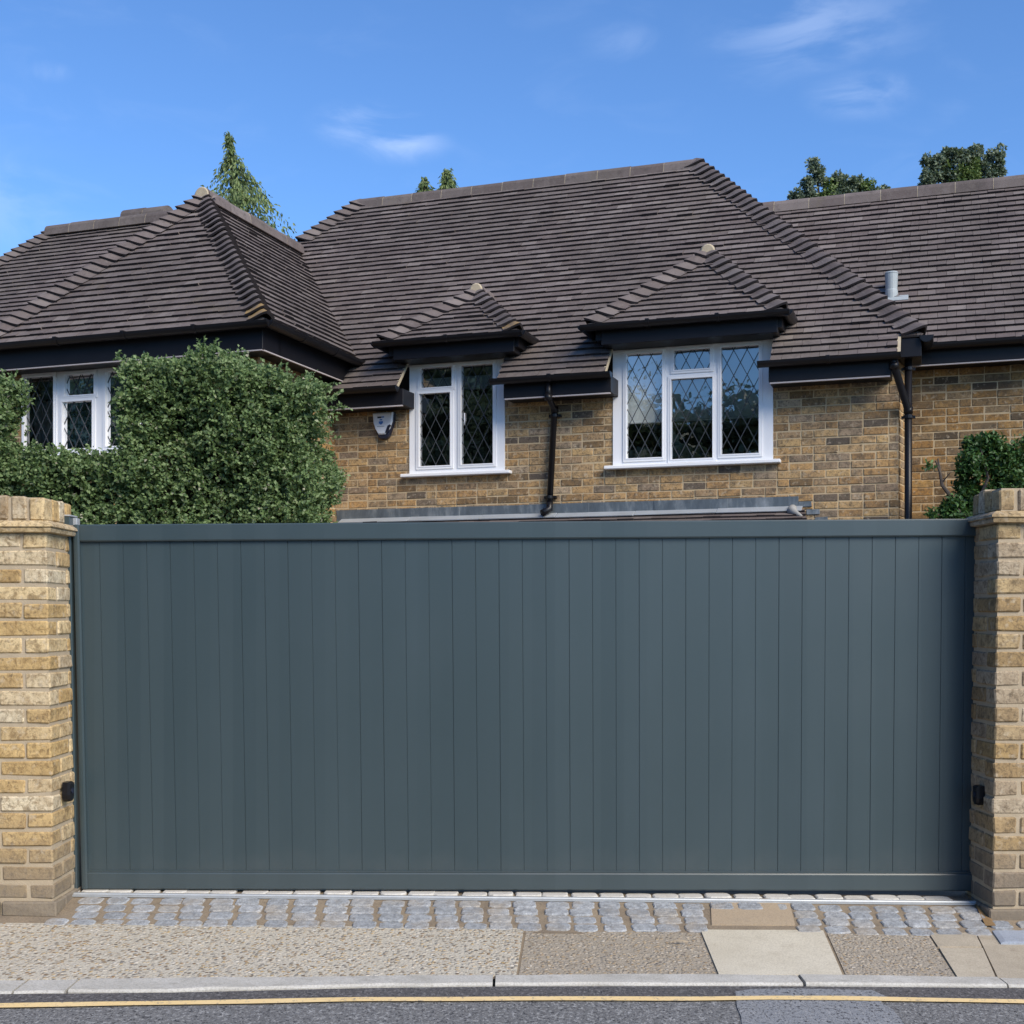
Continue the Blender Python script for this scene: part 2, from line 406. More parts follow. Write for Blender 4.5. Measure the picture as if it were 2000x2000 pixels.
# --- main roof
mb = MB(); O = W(0, -.35, 3.60)
tile_plane(mb, O, A_, VF, [
    [(-5.74, 0), (-4.88, 0), (-4.88, .45), (-5.74, .45)], [(-5.52, .45), (-4.88, .45), (-4.88, .7), (-5.70, .7)],
    [(-3.79, 0), (-2.69, 0), (-2.69, .7), (-3.79, .7)],
    [(-1.12, 0), (.0, 0), (.0, .25), (-1.12, .25)], [(-1.12, .25), (.2, .25), (-.103, .7), (-1.12, .7)],
    [(-5.70, .7), (-.103, .7), (-2.31, 3.97), (-6.606, 3.97), (-7.29, 3.11)]])
VR = (-A_ * 2.51 + Z_ * 2.72).normalized()
tile_plane(mb, W(.2, 0, 3.78), D_, VR, [[(-.18, 0), (4.9, 0), (2.36, 3.70)]])
tile_plane(mb, W(0, 5.07, 3.60), A_, (-D_ * C47 + Z_ * S47), [[(-9.3, 0), (.2, 0), (-2.31, 3.97), (-6.606, 3.97)]])
tile_plane(mb, W(-9.3, 0, 3.60), D_, (A_ * C47 + Z_ * S47), [[(-.3, 0), (5.07, 0), (2.36, 3.95)]])
MR = roofpart('roof', mb)
mb = MB(); bonnets(mb, W(.2, -.18, 3.78), W(-2.31, 2.36, 6.50), -A_, D_, 36, w=.175, H=.06, low_lichen=0); mb.build('hip_tiles', [M['tile'], M['lichen'], M['tile_edge']], MR); mb = MB()
bonnets(mb, W(-7.17, 1.79, 5.89), W(-6.60, 2.36, 6.50), D_, A_, 8, w=.18, H=.06, low_lichen=0)
mb.build('hip_tiles', [M['tile'], M['lichen'], M['tile_edge']], MR)
mb = MB(); ridge_tiles(mb, W(-6.66, 2.36, 6.47), W(-2.27, 2.36, 6.47), D_, r=.078, h=.012)
mb.build('ridge_tiles', [M['tile'], M['mortar_pale']], MR, smooth=False)
# --- wing roof (front left)
WE = 3.95; WA = 5.74; wa = -7.1
mb = MB()
tile_plane(mb, W(-5.47, 0, WE), D_, (-A_ * 1.63 + Z_ * 1.79), [[(-1.94, 0), (-.02, 0), (1.67, 2.421), (-.4, 2.421)]])
tile_plane(mb, W(0, -1.94, WE), A_, (D_ * 1.54 + Z_ * 1.79), [[(-8.73, 0), (-5.47, 0), (-7.1, 2.361)]])
tile_plane(mb, W(-8.73, 0, WE), D_, (A_ * 1.63 + Z_ * 1.79), [[(-1.94, 0), (-.02, 0), (1.67, 2.421), (-.4, 2.421)]])
WR = roofpart('roof', mb, 'hipped roof of the projecting left wing')
mb = MB(); bonnets(mb, W(-5.47, -1.94, WE), W(wa, -.4, WA), -A_, D_, 26, w=.17, H=.06, low_lichen=2); mb.build('hip_tiles', [M['tile'], M['lichen'], M['tile_edge']], WR); mb = MB()
bonnets(mb, W(-8.73, -1.94, WE), W(wa, -.4, WA), D_, A_, 26, w=.17, H=.06, low_lichen=0)
mb.build('hip_tiles', [M['tile'], M['lichen'], M['tile_edge']], WR)
mb = MB(); ridge_tiles(mb, W(wa, -.47, WA), W(wa, 1.60, WA), A_, r=.09, h=.01)
e0 = W(wa, -.475, WA + .02); mb.tube([e0 - D_ * .012, e0], [.075, .088], 16, 1)
mb.build('ridge_tiles', [M['tile'], M['mortar_pale']], WR)
# --- rear left roof
mb = MB(); tile_plane(mb, W(0, -.225, 3.95), A_, VF, [[(-13.68, 0), (-8.7, 0), (-9.25, 3.555), (-11.25, 3.555)]])
tile_plane(mb, W(-13.68, 0, 3.95), D_, (A_ * C47 + Z_ * S47), [[(-.225, 0), (4.6, 0), (2.2, 3.555)]])
LR = roofpart('roof', mb, 'rear roof seen over the left wing')
mb = MB(); bonnets(mb, W(-13.68, -.225, 3.95), W(-11.25, 2.2, 6.55), D_, A_, 36, w=.17, H=.055, low_lichen=0)
mb.build('hip_tiles', [M['tile'], M['lichen'], M['tile_edge']], LR)
mb = MB(); ridge_tiles(mb, W(-11.3, 2.2, 6.55), W(-9.25, 2.2, 6.55), D_, r=.09)
ridge_tiles(mb, W(-10.25, 2.5, 6.70), W(-9.55, 2.5, 6.70), D_, r=.13, L=.35)
mb.build('ridge_tiles', [M['tile'], M['mortar_pale']], LR)
# --- right extension roof
mb = MB(); tile_plane(mb, W(0, .2, 3.775), A_, VF, [[(.2, 0), (6.2, 0), (6.2, 2.786), (-1.75, 2.786)]])
tile_plane(mb, W(0, 4.0, 3.775), A_, (-D_ * C47 + Z_ * S47), [[(-1.75, 0), (6.2, 0), (6.2, 2.786), (-1.75, 2.786)]])
RR = roofpart('roof', mb, 'roof of the right extension with a grey vent pipe')
mb = MB(); ridge_tiles(mb, W(-1.75, 2.1, 5.785), W(6.2, 2.1, 5.785), D_, r=.082, L=.38, h=.012)
mb.build('ridge_tiles', [M['tile'], M['mortar_pale']], RR)
# --- dormers
def dormer(a0, a1, zE, zA, nb, sh, lich):
    c = (a0 + a1) / 2 + sh; h = (a1 - a0) / 2; t = (zA - zE) / h; ad = -.35 + h
    dm = (zE - 3.6) / T47 - .35; dr = (zA - 3.6) / T47 - .35 + .03; L = h * math.sqrt(1 + t * t)
    mb = MB(); hr, hl = a1 - c, c - a0; Lr = math.hypot(hr, zA - zE); Ll = math.hypot(hl, zA - zE)
    tile_plane(mb, W(0, -.35, zE), A_, D_ + Z_ * t, [[(a0, 0), (a1, 0), (c, L)]])
    tile_plane(mb, W(a1, 0, zE), D_, -A_ * hr + Z_ * (zA - zE), [[(-.35, 0), (dm, 0), (dr, Lr), (ad, Lr)]])
    tile_plane(mb, W(a0, 0, zE), D_, A_ * hl + Z_ * (zA - zE), [[(-.35, 0), (dm, 0), (dr, Ll), (ad, Ll)]])
    d = roofpart('dormer', mb)
    mb = MB()
    bonnets(mb, W(a1, -.35, zE), W(c, ad, zA), -A_, D_, nb, w=.155, H=.05, low_lichen=lich); mb.build('hip_tiles', [M['tile'], M['lichen'], M['tile_edge']], d); mb = MB()
    bonnets(mb, W(a0, -.35, zE), W(c, ad, zA), D_, A_, nb, w=.155, H=.05, low_lichen=0)
    mb.build('hip_tiles', [M['tile'], M['lichen'], M['tile_edge']], d)
    mb = MB(); ridge_tiles(mb, W(c, ad - .05, zA), W(c, dr + .05, zA), A_, r=.085, h=.01)
    e0 = W(c, ad - .052, zA + .025); mb.tube([e0 - D_ * .014, e0], [.06, .075], 14, 1)
    mb.build('ridge_tiles', [M['tile'], M['mortar_pale']], d)
    mb = MB()
    mb.cbox(hf(0), a0 + .12, a1 - .06, zE - .18, zE - .02, -.30, .30, .004)
    mb.box(hf(0), a0 + .06, a0 + .12, zE - .13, zE - .02, -.15, .28); mb.box(hf(0), a1 - .06, a1 - .02, zE - .13, zE - .02, -.15, .28)
    mb.build('fascia', M['black'], d)
    mb = MB(); gutter_run(mb, W(a0 - .06, -.375, zE), W(a1 + .06, -.375, zE), -D_)
    gutter_run(mb, W(a1 + .035, -.40, zE), W(a1 + .035, dm + .03, zE), A_); gutter_run(mb, W(a0 - .035, -.40, zE), W(a0 - .035, dm + .03, zE), -A_)
    mb.build('gutter', M['gutter'], d)
    return d
dormer(-5.06, -3.57, 4.06, 4.68, 9, .04, 1)
dormer(-2.86, -1.00, 4.06, 4.91, 11, .08, 0)
# --- eaves
mb = MB(); tb = MB()
def done():
    global mb, tb
    if mb.v: mb.build('fascia', M['black'], HOUSE)
    if tb.v: tb.build('soffit_trim', M['trim'], HOUSE)
    mb = MB(); tb = MB()
for a, b, e, g in ((-5.74, -4.83, None, -4.88), (-3.74, -2.64, -3.79, -2.69), (-1.14, -.055, -1.16, None)):
    mb.cbox(hf(0), a, b, 3.42, 3.585, .0, .30, .004); tb.box(hf(0), a + .01, b - .01, 3.407, 3.4195, .272, .298); done()
# wing
mb.cbox(hf(-1.6), -9.3, -5.53, 3.715, 3.93, -.05, .285, .004); 
tb.box(hf(-1.6), -9.3, -5.54, 3.704, 3.7145, .262, .284); done()
mb.cbox(hs(-5.75, 1), -1.598, .02, 3.715, 3.93, -.05, .22, .004); tb.box(hs(-5.75, 1), -1.86, 0, 3.704, 3.7145, .20, .219); done()
# right extension and the right-hand return
mb.cbox(hf(.52), .06, 6.2, 3.60, 3.765, -.05, .27, .004); tb.box(hf(.52), .10, 6.2, 3.588, 3.5995, .245, .268); done()
mb.cbox(hf(0), .005, .20, 3.60, 3.77, -.3, .16, .004)
done(); zg = 3.60
for a, b in ((-5.74, -4.86), (-3.85, -2.62), (-1.23, .03)): 
    mb = MB(); gutter_run(mb, W(a, -.375, zg), W(b, -.375, zg), -D_); mb.build('gutter', M['gutter'], HOUSE)
mb = MB(); gutter_run(mb, W(-9.3, -1.965, WE), W(-5.41, -1.965, WE), -D_, .06); gutter_run(mb, W(-5.435, -1.98, WE), W(-5.435, .0, WE), A_, .06); mb.build('gutter', M['gutter'], HOUSE)
mb = MB(); gutter_run(mb, W(.22, .175, 3.775), W(6.2, .175, 3.775), -D_); gutter_run(mb, W(.245, -.20, 3.78), W(.245, .19, 3.78), A_, .06)
mb.build('gutter', M['gutter'], HOUSE)
# pale verge strip at the right-hand end of the front slope
mb = MB(); mb.sweep([(-.012, -.03), (.02, -.03), (.02, .015), (-.012, .015)], W(.005, -.35, 3.60), W(.005, -.17, 3.79), A_, Z_)
mb.build('verge', M['mortar_pale'], HOUSE)
for a in (-4.88, -2.69):
    mb = MB(); mb.sweep([(-.02, -.02), (.012, -.02), (.012, .015), (-.02, .015)], W(a, -.34, 3.60), W(a, .0, 3.97), A_, Z_); mb.build('verge', M['mortar_pale'], HOUSE)
# --- downpipes
def ap(x, y, d):                                      # the point of the plane d=const that the photo shows at pixel x,y
    o = Vector((0, 0, CAMH)) - P0; r = Vector(((x - 1000) / F, 1, (HOR - y) / F)); t = (d - o.dot(D_)) / r.dot(D_); p = o + r * t
    return p.dot(A_), p.z
def pipe(pts, r, brackets, shoe=None, ax=None):
    mb = MB(); mb.tube(pts, r, 14)
    for p in pts[1:-1]: mb.tube([Vector(p) - Z_ * .03, Vector(p) + Z_ * .03], r * 1.22, 14)
    if shoe: mb.tube(shoe, r * 1.12, 14)
    o = mb.build('downpipe', M['gutter'], HOUSE, smooth=True)
    for b in brackets:
        m2 = MB(); m2.tube([b - Z_ * .014, b + Z_ * .014], r * 1.28, 14)
        m2.box(lambda u, v, w: b + A_ * u + Z_ * v + D_ * w, -.062, .062, -.012, .012, .012, .06); m2.build('bracket', M['gutter'], o)
a = -3.335
n0 = ap(1071, 748, -.335); n1 = ap(1071, 776, -.325); n2 = ap(1083, 800, -.06)
pipe([W(n0[0], -.335, n0[1]), W(n1[0], -.325, n1[1]), W(n2[0], -.06, n2[1]), W(a, -.06, 2.36)], .031,
     [W(n2[0], -.06, n2[1] - .06), W(a, -.06, 2.45)], [W(a, -.06, 2.40), W(a, -.062, 2.33), W(a - .05, -.14, 2.285)])
a = .085
pipe([W(a, -.02, 3.62), W(a, -.02, .05)], .034, [W(a, -.02, 3.52), W(a, -.02, 3.08)])
pipe([W(-.03, -.34, 3.57), W(-.03, -.32, 3.50), W(a, -.02, 3.14), W(a, -.02, 3.05)], .034, [])
# --- lean-to roof and lead flashing
mb = MB(); n = 7; a0, a1 = -5.735, -.90
for i in range(n):
    p, q = a0 + (a1 - a0) * i / n, a0 + (a1 - a0) * (i + 1) / n + (.03 if i < n - 1 else 0)
    w = .010 + (.0035 if i % 2 else 0)
    mb.cbox(hf(0), p, q, 2.255, 2.385, .006, w, .002, 0, .002)
FL = mb.build('flashing', M['leadf'], HOUSE)
mb = MB()
for k in range(3): mb.cbox(hf(0), -.90 + .075 * k, -.78 + .075 * k, 2.335 - .075 * k - .05, 2.385 - .05 - .075 * k, .004, .012, .002, 0, .003)
mb.build('flashing', M['leadf'], HOUSE, label='stepped lead pieces at the end of the lean-to')
LP = R(24); VL = D_ * math.cos(LP) + Z_ * math.sin(LP); OL = W(0, -1.55, 2.265 - 1.55 * math.tan(LP)); LL = 1.55 / math.cos(LP)
mb = MB(); tile_plane(mb, OL, A_, VL, [[(a0, 0), (-.55, 0), (-.85, LL), (a0, LL)]], h0=.018)
o = roofpart('roof', mb, 'low lean-to tiled roof below the windows')
mb = MB(); nn = (A_.cross(VL)); nn = nn if nn.z > 0 else -nn
for i in range(6):
    p, q = a0 + .06 + (a1 - .02 - a0) * i / 6, a0 + .06 + (a1 - .02 - a0) * (i + 1) / 6
    e = random.uniform(-.008, .008)
    fr = lambda u, v, w: OL + A_ * u + VL * v + nn * w
    mb.cbox(fr, p, q - .004, LL - .105 + e, LL + .005, .016, .030, .003, 0, .003)
mb.build('lead_apron', M['apron'], o)
mb = MB(); c = OL + A_ * -.95 + VL * (LL - .10) + nn * .03
mb.tube([c - VL * .12 - nn * .02 + A_ * .10, c - VL * .05 - nn * .01 + A_ * .03, c - nn * .01, c + VL * .06 - nn * .01, c + VL * .10 - nn * .02], [.010, .032, .045, .042, .02], 12); mb.build('mortar_lump', plain('grey_mortar', (.30, .30, .29), .95, .1, .35, 14, .6), o, smooth=True)
mb = MB(); brick_wall(mb, hf(-1.35), a0, -.7, 0, 1.5); mb.build('wall', [M['brick'], M['mortar_house']], HOUSE)
# --- vent pipe
o_ = Vector((0, 0, CAMH)) - P0; r_ = Vector(((1741 - 1000) / F, 1, (HOR - 578) / F)); od_, rd_ = o_.dot(D_), r_.dot(D_)
tt = (3.775 + (od_ - .2) * T47 - CAMH) / (r_.z - rd_ * T47); pv = Vector((0, 0, CAMH)) + r_ * tt
mb = MB(); b = pv
mb.tube([b - Z_ * .05, b + Z_ * .02, b + Z_ * .05, b + Z_ * .06, b + Z_ * .21, b + Z_ * .22, b + Z_ * .232], [.062, .062, .060, .056, .062, .066, .058], 18)
nf = (A_.cross(VF)); nf = nf if nf.z > 0 else -nf
mb.cbox(lambda u, v, w: b + A_ * u + VF * v + nf * w, -.09, .16, -.115, -.035, .018, .024, .002)
mb.build('vent_pipe', M['ventm'], HOUSE, smooth=False)

# --- windows
def window(rect, fr, panes, sill, name_label=None, dx=.128, dz=.243, blinds=(), curtain=(), hd=None, handles=()):
    a0, a1, z0, z1 = rect
    mb = MB(); plate(mb, fr, rect, panes, -.05, .012)
    for p in panes:                                    # raised sash rings
        q = (p[0] - .034, p[1] + .034, p[2] - .034, p[3] + .034)
        plate(mb, fr, q, [p], .0125, .024)
        plate(mb, fr, (p[0] - .012, p[1] + .012, p[2] - .012, p[3] + .012), [p], .0245, .029)
    if hd:
        mb.cbox(fr, a0 - .03, a1 + .05, z1 - .03, z1 + .05, .0, .05, .004)
    o = mb.build('window', M['white'], HOUSE, label=name_label)
    if sill:
        mb = MB(); mb.cbox(fr, a0 - .075, a1 + .075, z0 - .035, z0 - .002, -.02, .085, .005); mb.build('sill', M['white'], o)
    lb = MB()
    for p in panes:
        g = MB(); g.add([fr(p[0], p[2], -.012), fr(p[1], p[2], -.012), fr(p[1], p[3], -.012), fr(p[0], p[3], -.012)], [(0, 1, 2, 3)])
        g.build('pane', M['glass'], o)
        sx = (p[0] + p[1]) / 2; sz = (p[2] + p[3]) / 2; rct = [(p[0], p[2]), (p[1], p[2]), (p[1], p[3]), (p[0], p[3])]
        ln = math.hypot(dx, dz)
        for sg in (1, -1):
            ex, ez = dx / ln, sg * dz / ln; nx, nz = -ez, ex
            for k in range(-14, 15):
                cx, cz = sx + dx * (k + .5), sz; hw = .0034
                bar = [(cx - ex * 3 - nx * hw, cz - ez * 3 - nz * hw), (cx + ex * 3 - nx * hw, cz + ez * 3 - nz * hw),
                       (cx + ex * 3 + nx * hw, cz + ez * 3 + nz * hw), (cx - ex * 3 + nx * hw, cz - ez * 3 + nz * hw)]
                pl = clip_convex(bar, rct)
                if len(pl) < 3: continue
                n = len(pl); w1 = -.008 + (.0006 if sg > 0 else 0)
                lb.add([fr(x, z, w1) for x, z in pl] + [fr(x, z, -.0115) for x, z in pl],
                       [tuple(range(n))] + [(i, (i + 1) % n, n + (i + 1) % n, n + i) for i in range(n)])
    lb.build('leading', M['lead'], o)
    for (p0, p1, q0, q1) in blinds:
        b = MB(); b.cbox(fr, p0, p1, q0, q1, -.09, -.085, .001); b.tube([fr(p0, q0, -.087), fr(p1, q0, -.087)], .012, 8); b.build('blind', M['blind'], o)
    for (p0, p1, q0, q1) in curtain:
        b = MB(); n = 40; vs = []; fs = []
        for i in range(n + 1):
            u = p0 + (p1 - p0) * i / n; w = -.14 + .02 * math.sin(i * 1.1) + .008 * math.sin(i * 2.7)
            vs += [fr(u, q0, w), fr(u, q1, w)]
        for i in range(n): fs.append((2 * i, 2 * i + 2, 2 * i + 3, 2 * i + 1))
        b.add(vs, fs); b.build('curtain', M['curtain'], o, smooth=True)
    for (ha, hz) in handles:
        b = MB(); b.tube([fr(ha, hz - .07, -.004), fr(ha + .006, hz - .02, .006), fr(ha + .004, hz + .05, .004)], [.006, .008, .006], 8); b.build('handle', M['white'], o, smooth=True)
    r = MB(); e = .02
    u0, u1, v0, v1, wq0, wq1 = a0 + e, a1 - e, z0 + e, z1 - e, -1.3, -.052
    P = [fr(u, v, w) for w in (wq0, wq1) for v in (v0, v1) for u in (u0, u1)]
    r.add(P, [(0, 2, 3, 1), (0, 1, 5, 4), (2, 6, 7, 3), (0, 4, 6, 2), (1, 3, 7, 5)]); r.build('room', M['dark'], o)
    return o
def rect(tl, tr, br, bl, d=0):
    q = [ap(*p, d) for p in (tl, tr, br, bl)]
    return ((q[0][0] + q[3][0]) / 2, (q[1][0] + q[2][0]) / 2, (q[2][1] + q[3][1]) / 2, (q[0][1] + q[1][1]) / 2)
p1 = [rect((824, 720.4), (884.2, 716.5), (883.5, 755.4), (822.7, 758)), rect((822.7, 770.2), (882.9, 766.4), (878.4, 908.7), (818.2, 911.3)),
      rect((904.2, 714.6), (966.4, 711.4), (961.8, 905.5), (899, 907.4))]
p2 = [rect((1226.2, 692.5), (1295.6, 688), (1292.7, 893.3), (1223.1, 895.8)), rect((1317.7, 685.3), (1387.4, 681.3), (1387.4, 719.7), (1317.1, 723.7)),
      rect((1312.8, 741.4), (1392.9, 736.9), (1391.6, 894.5), (1310.8, 897.6)), rect((1410.4, 678.4), (1483.4, 675.3), (1481.6, 885), (1408.6, 888.2))]
D3 = -1.6
p3 = [rect((54.9, 738.6), (111.4, 733.9), (103.5, 877.8), (46.6, 881), D3), rect((130.5, 733.2), (187.4, 729.7), (185.3, 770.1), (128.4, 773.8), D3),
      rect((126.7, 785.6), (184.3, 782.5), (181, 876), (122.2, 877.8), D3)]
w = p3[0][1] - p3[0][0]; p3.append((p3[1][1] + .14, p3[1][1] + .14 + w, p3[0][2], p3[0][3]))
zb = p1[2][3] - (p1[2][3] - p1[2][2]) * .215
window(W1, hf(0), p1, True, 'two-light white window with diamond leading and dark glass', hd=True,
       blinds=[(p1[0][0] - .03, p1[0][1] + .02, zb, p1[0][3] - .09), (p1[2][0] - .02, p1[2][1] + .02, zb, p1[2][3] - .09)], handles=[(p1[2][0] + .03, 3.30)])
zb = p2[0][3] - (p2[0][3] - p2[0][2]) * .645
window(W2, hf(0), p2, True, 'three-light white window with a pale blind and sky reflections', hd=True,
       blinds=[(p2[0][0] - .03, p2[3][1] + .03, zb, p2[0][3] + .01)])
window(W3, hf(-1.6), p3, True, 'white window of the left wing, partly behind the hedge', hd=True,
       curtain=[(p3[0][0] - .02, p3[0][1] + .02, p3[0][2] - .05, p3[0][3] - .22)])

# ------------------------------------------------------------------ alarm box on the wall
a, z = ap(750, 829, -.03)
AB = empty('alarm_box', W(a, 0, z)); tag(AB, 'white shield-shaped burglar alarm box high on the brick wall', 'alarm box')
def shield(sc, top, botw, bot, r=.02):
    pts = [(-.125, top), (.125, top), (.118, top - .10), (.095, top - .17), (.06, bot + .02), (.03, bot), (-.03, bot), (-.06, bot + .02), (-.095, top - .17), (-.118, top - .10)]
    return [(x * sc, y) for x, y in pts]
def slab(pts, fr, w0, w1, mat, name, parent, inset=.012):
    n = len(pts); cx = sum(p[0] for p in pts) / n; cy = sum(p[1] for p in pts) / n
    ins = [(x + (cx - x) * inset * 8, y + (cy - y) * inset * 8) for x, y in pts]
    mb = MB(); mb.add([fr(x, y, w0) for x, y in pts] + [fr(x, y, w1 - .012) for x, y in pts] + [fr(x, y, w1) for x, y in ins],
       [tuple(range(n))] + [(i, (i + 1) % n, n + (i + 1) % n, n + i) for i in range(n)] + [(n + i, n + (i + 1) % n, 2 * n + (i + 1) % n, 2 * n + i) for i in range(n)] + [tuple(range(2 * n, 3 * n))])
    return mb.build(name, mat, parent)
fa = lambda u, v, w: W(a + u, -w, z + v)
M['navy'] = plain('dark_blue_plastic', (.012, .016, .035), .35, .5, .1)
M['abox'] = plain('white_alarm_plastic', (.62, .66, .72), .4, .4, .03)
M['blue'] = plain('blue_print', (.06, .17, .45), .5, .3, .1); M['ink'] = plain('dark_print', (.03, .045, .06), .5, .3, .1); M['greyp'] = plain('grey_print', (.30, .34, .38), .5, .3, .1)
slab(shield(1, .125, 0, -.155), fa, .0, .055, M['navy'], 'back_plate', AB)
slab([(-.115, .12), (.118, .12), (.110, .02), (.085, -.05), (.03, -.11), (-.045, -.11), (-.085, -.05), (-.108, .02)], fa, .05, .075, M['abox'], 'cover', AB)
slab([(.035, -.095), (.052, -.10), (.098, -.02), (.088, -.008), (.065, -.02)], fa, .06, .082, M['navy'], 'corner_panel', AB, .01)
mb = MB(); mb.box(fa, -.055, -.012, .060, .078, .0752, .0768, 0); mb.box(fa, -.010, .022, .064, .078, .0752, .0768, 1)
mb.add([fa(x, y, .0768) for x, y in ((-.04, .026), (.008, .030), (.010, .008), (-.014, -.010), (-.038, .006))], [(0, 1, 2, 3, 4)], 1)
mb.box(fa, -.03, .0, .036, .050, .0752, .0766, 1); mb.box(fa, -.06, .025, -.030, -.022, .0752, .0766, 2)
mb.build('printed_logo', [M['ink'], M['blue'], M['greyp']], AB)

# ------------------------------------------------------------------ BRICK PIERS
def pier(x0, y0, sg, zb, ztop_cap, lean, name_label, mat, depth=.3275, wd=.44, ncourse=22, seed=3):
    # arris at x0,y0; the pier extends away from the gate (direction -sg in x)
    random.seed(seed)
    P = empty('brick_pillar', (x0 - sg * .22, y0 + .16, zb)); tag(P, name_label, 'pillar')
    fr = lambda u, v, w: Vector((x0 - sg * u - sg * lean * v, y0 + w, zb + v))
    cs = (ztop_cap - zb) / ncourse
    mb = MB()
    for r in range(ncourse):
        z0, z1 = r * cs + .011, (r + 1) * cs - .001
        k = .012 if r == 0 else 0.0
        if r % 2 == 0: bx = [(0, .215, 0, .1025), (.225, .44, 0, .1025), (0, .1025, .1125, depth), (.3375, .44, .1125, depth), (.1125, .3275, depth - .1025, depth)]
        else: bx = [(0, .1025, 0, .215), (.1125, .3275, 0, .1025), (.3375, .44, 0, .215), (0, .1025, .225, depth), (.1125, .3275, depth - .1025, depth), (.3375, .44, .225, depth)]
        for (a, b, c, d) in bx:
            o = lambda: random.uniform(-.0028, .0028)
            a2 = a + (o() - k if a == 0 else .001 * random.random()); c2 = c + (o() - k if c == 0 else .001 * random.random())
            b2 = b + (o() + k if b == .44 else 0)
            mb.cbox(fr, a2, b2, z0 + o() * .8, z1 + o() * .8, c2, d, .0062, 0, .0026)
    mb.box(fr, .006, .434, 0, ztop_cap - zb, .006, depth - .006, 1)
    P2 = mb.build('shaft', [mat, M['mortar']], P)
    # moulded string course
    mb = MB(); zc = ztop_cap - zb
    for side in range(3):
        segs = [(0, .215), (.2155, .44)] if side == 0 else [(0, .22), (.2205, depth)]
        for (p, q) in segs:
            prof = [(.012, 0), (-.026, .004), (-.030, .016), (-.027, .022), (-.038, .026), (-.036, .036), (-.010, .052), (.012, .054), (.06, .054), (.06, 0)]
            vs = []; n = len(prof); j = random.uniform(-.002, .002)
            for e in (p, q):
                for (o, v) in prof:
                    oo = o + j
                    if side == 0: u_, w_ = (e if 0 < e < .44 else (oo if e == 0 else .44 - oo)), oo
                    elif side == 1: u_, w_ = oo, (e if e > 0 else oo)
                    else: u_, w_ = .44 - oo, (e if e > 0 else oo)
                    vs.append(fr(u_, zc + v, w_))
            mb.add(vs, [(k, (k + 1) % n, n + (k + 1) % n, n + k) for k in range(n)] + [tuple(range(n))[::-1], tuple(range(n, 2 * n))])
    mb.box(fr, .03, .41, zc, zc + .05, .03, depth - .01, 1)
    mb.build('string_course', [mat, M['mortar']], P)
    # soldier course on top
    mb = MB(); zs = zc + .055; hs_ = .098
    u = .014
    while u < .43:
        b = min(u + .065, .43)
        mb.cbox(fr, u + random.uniform(-.001, .001), b, zs + random.uniform(-.002, .001), zs + hs_ + random.uniform(-.006, .006), .014 + random.uniform(-.004, .004), .11, .007, 0, .003); u += .077
    for uu in (.014, .33):
        w = .120
        while w < depth - .02:
            mb.cbox(fr, uu + random.uniform(-.003, .003), uu + .1, zs, zs + hs_ + random.uniform(-.004, .010), w, min(w + .065, depth), .007, 0, .003); w += .076
    mb.box(fr, .022, .42, zs - .003, zs + hs_ - .002, .022, depth - .006, 1)
    mb.build('coping', [mat, M['mortar']], P)
    random.seed(seed + 50)
    return P
pier(-1.914, 5.14, 1, gz(-1.95), 1.614, .020, 'pale yellow brick pillar with a moulded band left of the gate', M['pier'], seed=3)
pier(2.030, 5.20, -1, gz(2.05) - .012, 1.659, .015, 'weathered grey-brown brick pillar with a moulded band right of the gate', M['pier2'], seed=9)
# garden walls that carry on from the pillars
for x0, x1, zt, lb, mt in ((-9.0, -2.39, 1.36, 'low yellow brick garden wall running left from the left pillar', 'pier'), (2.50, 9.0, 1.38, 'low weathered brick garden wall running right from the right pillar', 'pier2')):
    GWL = empty('garden_wall', ((x0 + x1) / 2, 5.4, 0)); tag(GWL, lb, 'wall')
    mb = MB(); brick_wall(mb, lambda u, v, w: Vector((u, 5.26 - w, v + gz(u))), x0, x1, -.05, zt, hdr=.3); mb.box(lambda u, v, w: Vector((u, 5.26 - w, v + gz(u))), x0, x1, -.05, zt - .002, -.21, -.101, 1)
    mb.build('wall', [M[mt], M['mortar']], GWL)
    mb = MB(); u = x0
    while u < x1 - .06:
        mb.cbox(lambda q, v, w: Vector((q, 5.26 - w, v + gz(q))), u, u + .065, zt + .004, zt + .106, -.215, .004, .006, 0, .002); u += .075
    mb.build('coping', [M[mt], M['mortar']], GWL)
# black photocells on the inner faces
def photocell(x, y, z, sg, label):
    P = empty('gate_sensor', (x, y, z)); tag(P, label, 'gate sensor', 'safety sensors on the gate pillars')
    fr = lambda u, v, w: Vector((x + sg * w, y + u, z + v))
    pts = [(-.026, .042), (.026, .042), (.026, -.012), (.020, -.030), (.008, -.042), (-.008, -.042), (-.020, -.030), (-.026, -.012)]
    slab(pts, fr, -.004, .03, M['gutter'], 'housing', P, .015)
    mb = MB(); c = fr(0, .004, .0302); mb.tube([c, c + Vector((sg * .003, 0, 0))], .013, 14); mb.build('lens', M['navy'], P)
photocell(-1.912, 5.26, 1.274 - 346 * 5.26 / F + .0, 1, 'small black sensor on the inner face of the left brick pillar')
photocell(2.036, 5.33, 1.274 - 353 * 5.33 / F, -1, 'small black sensor on the inner face of the right brick pillar')

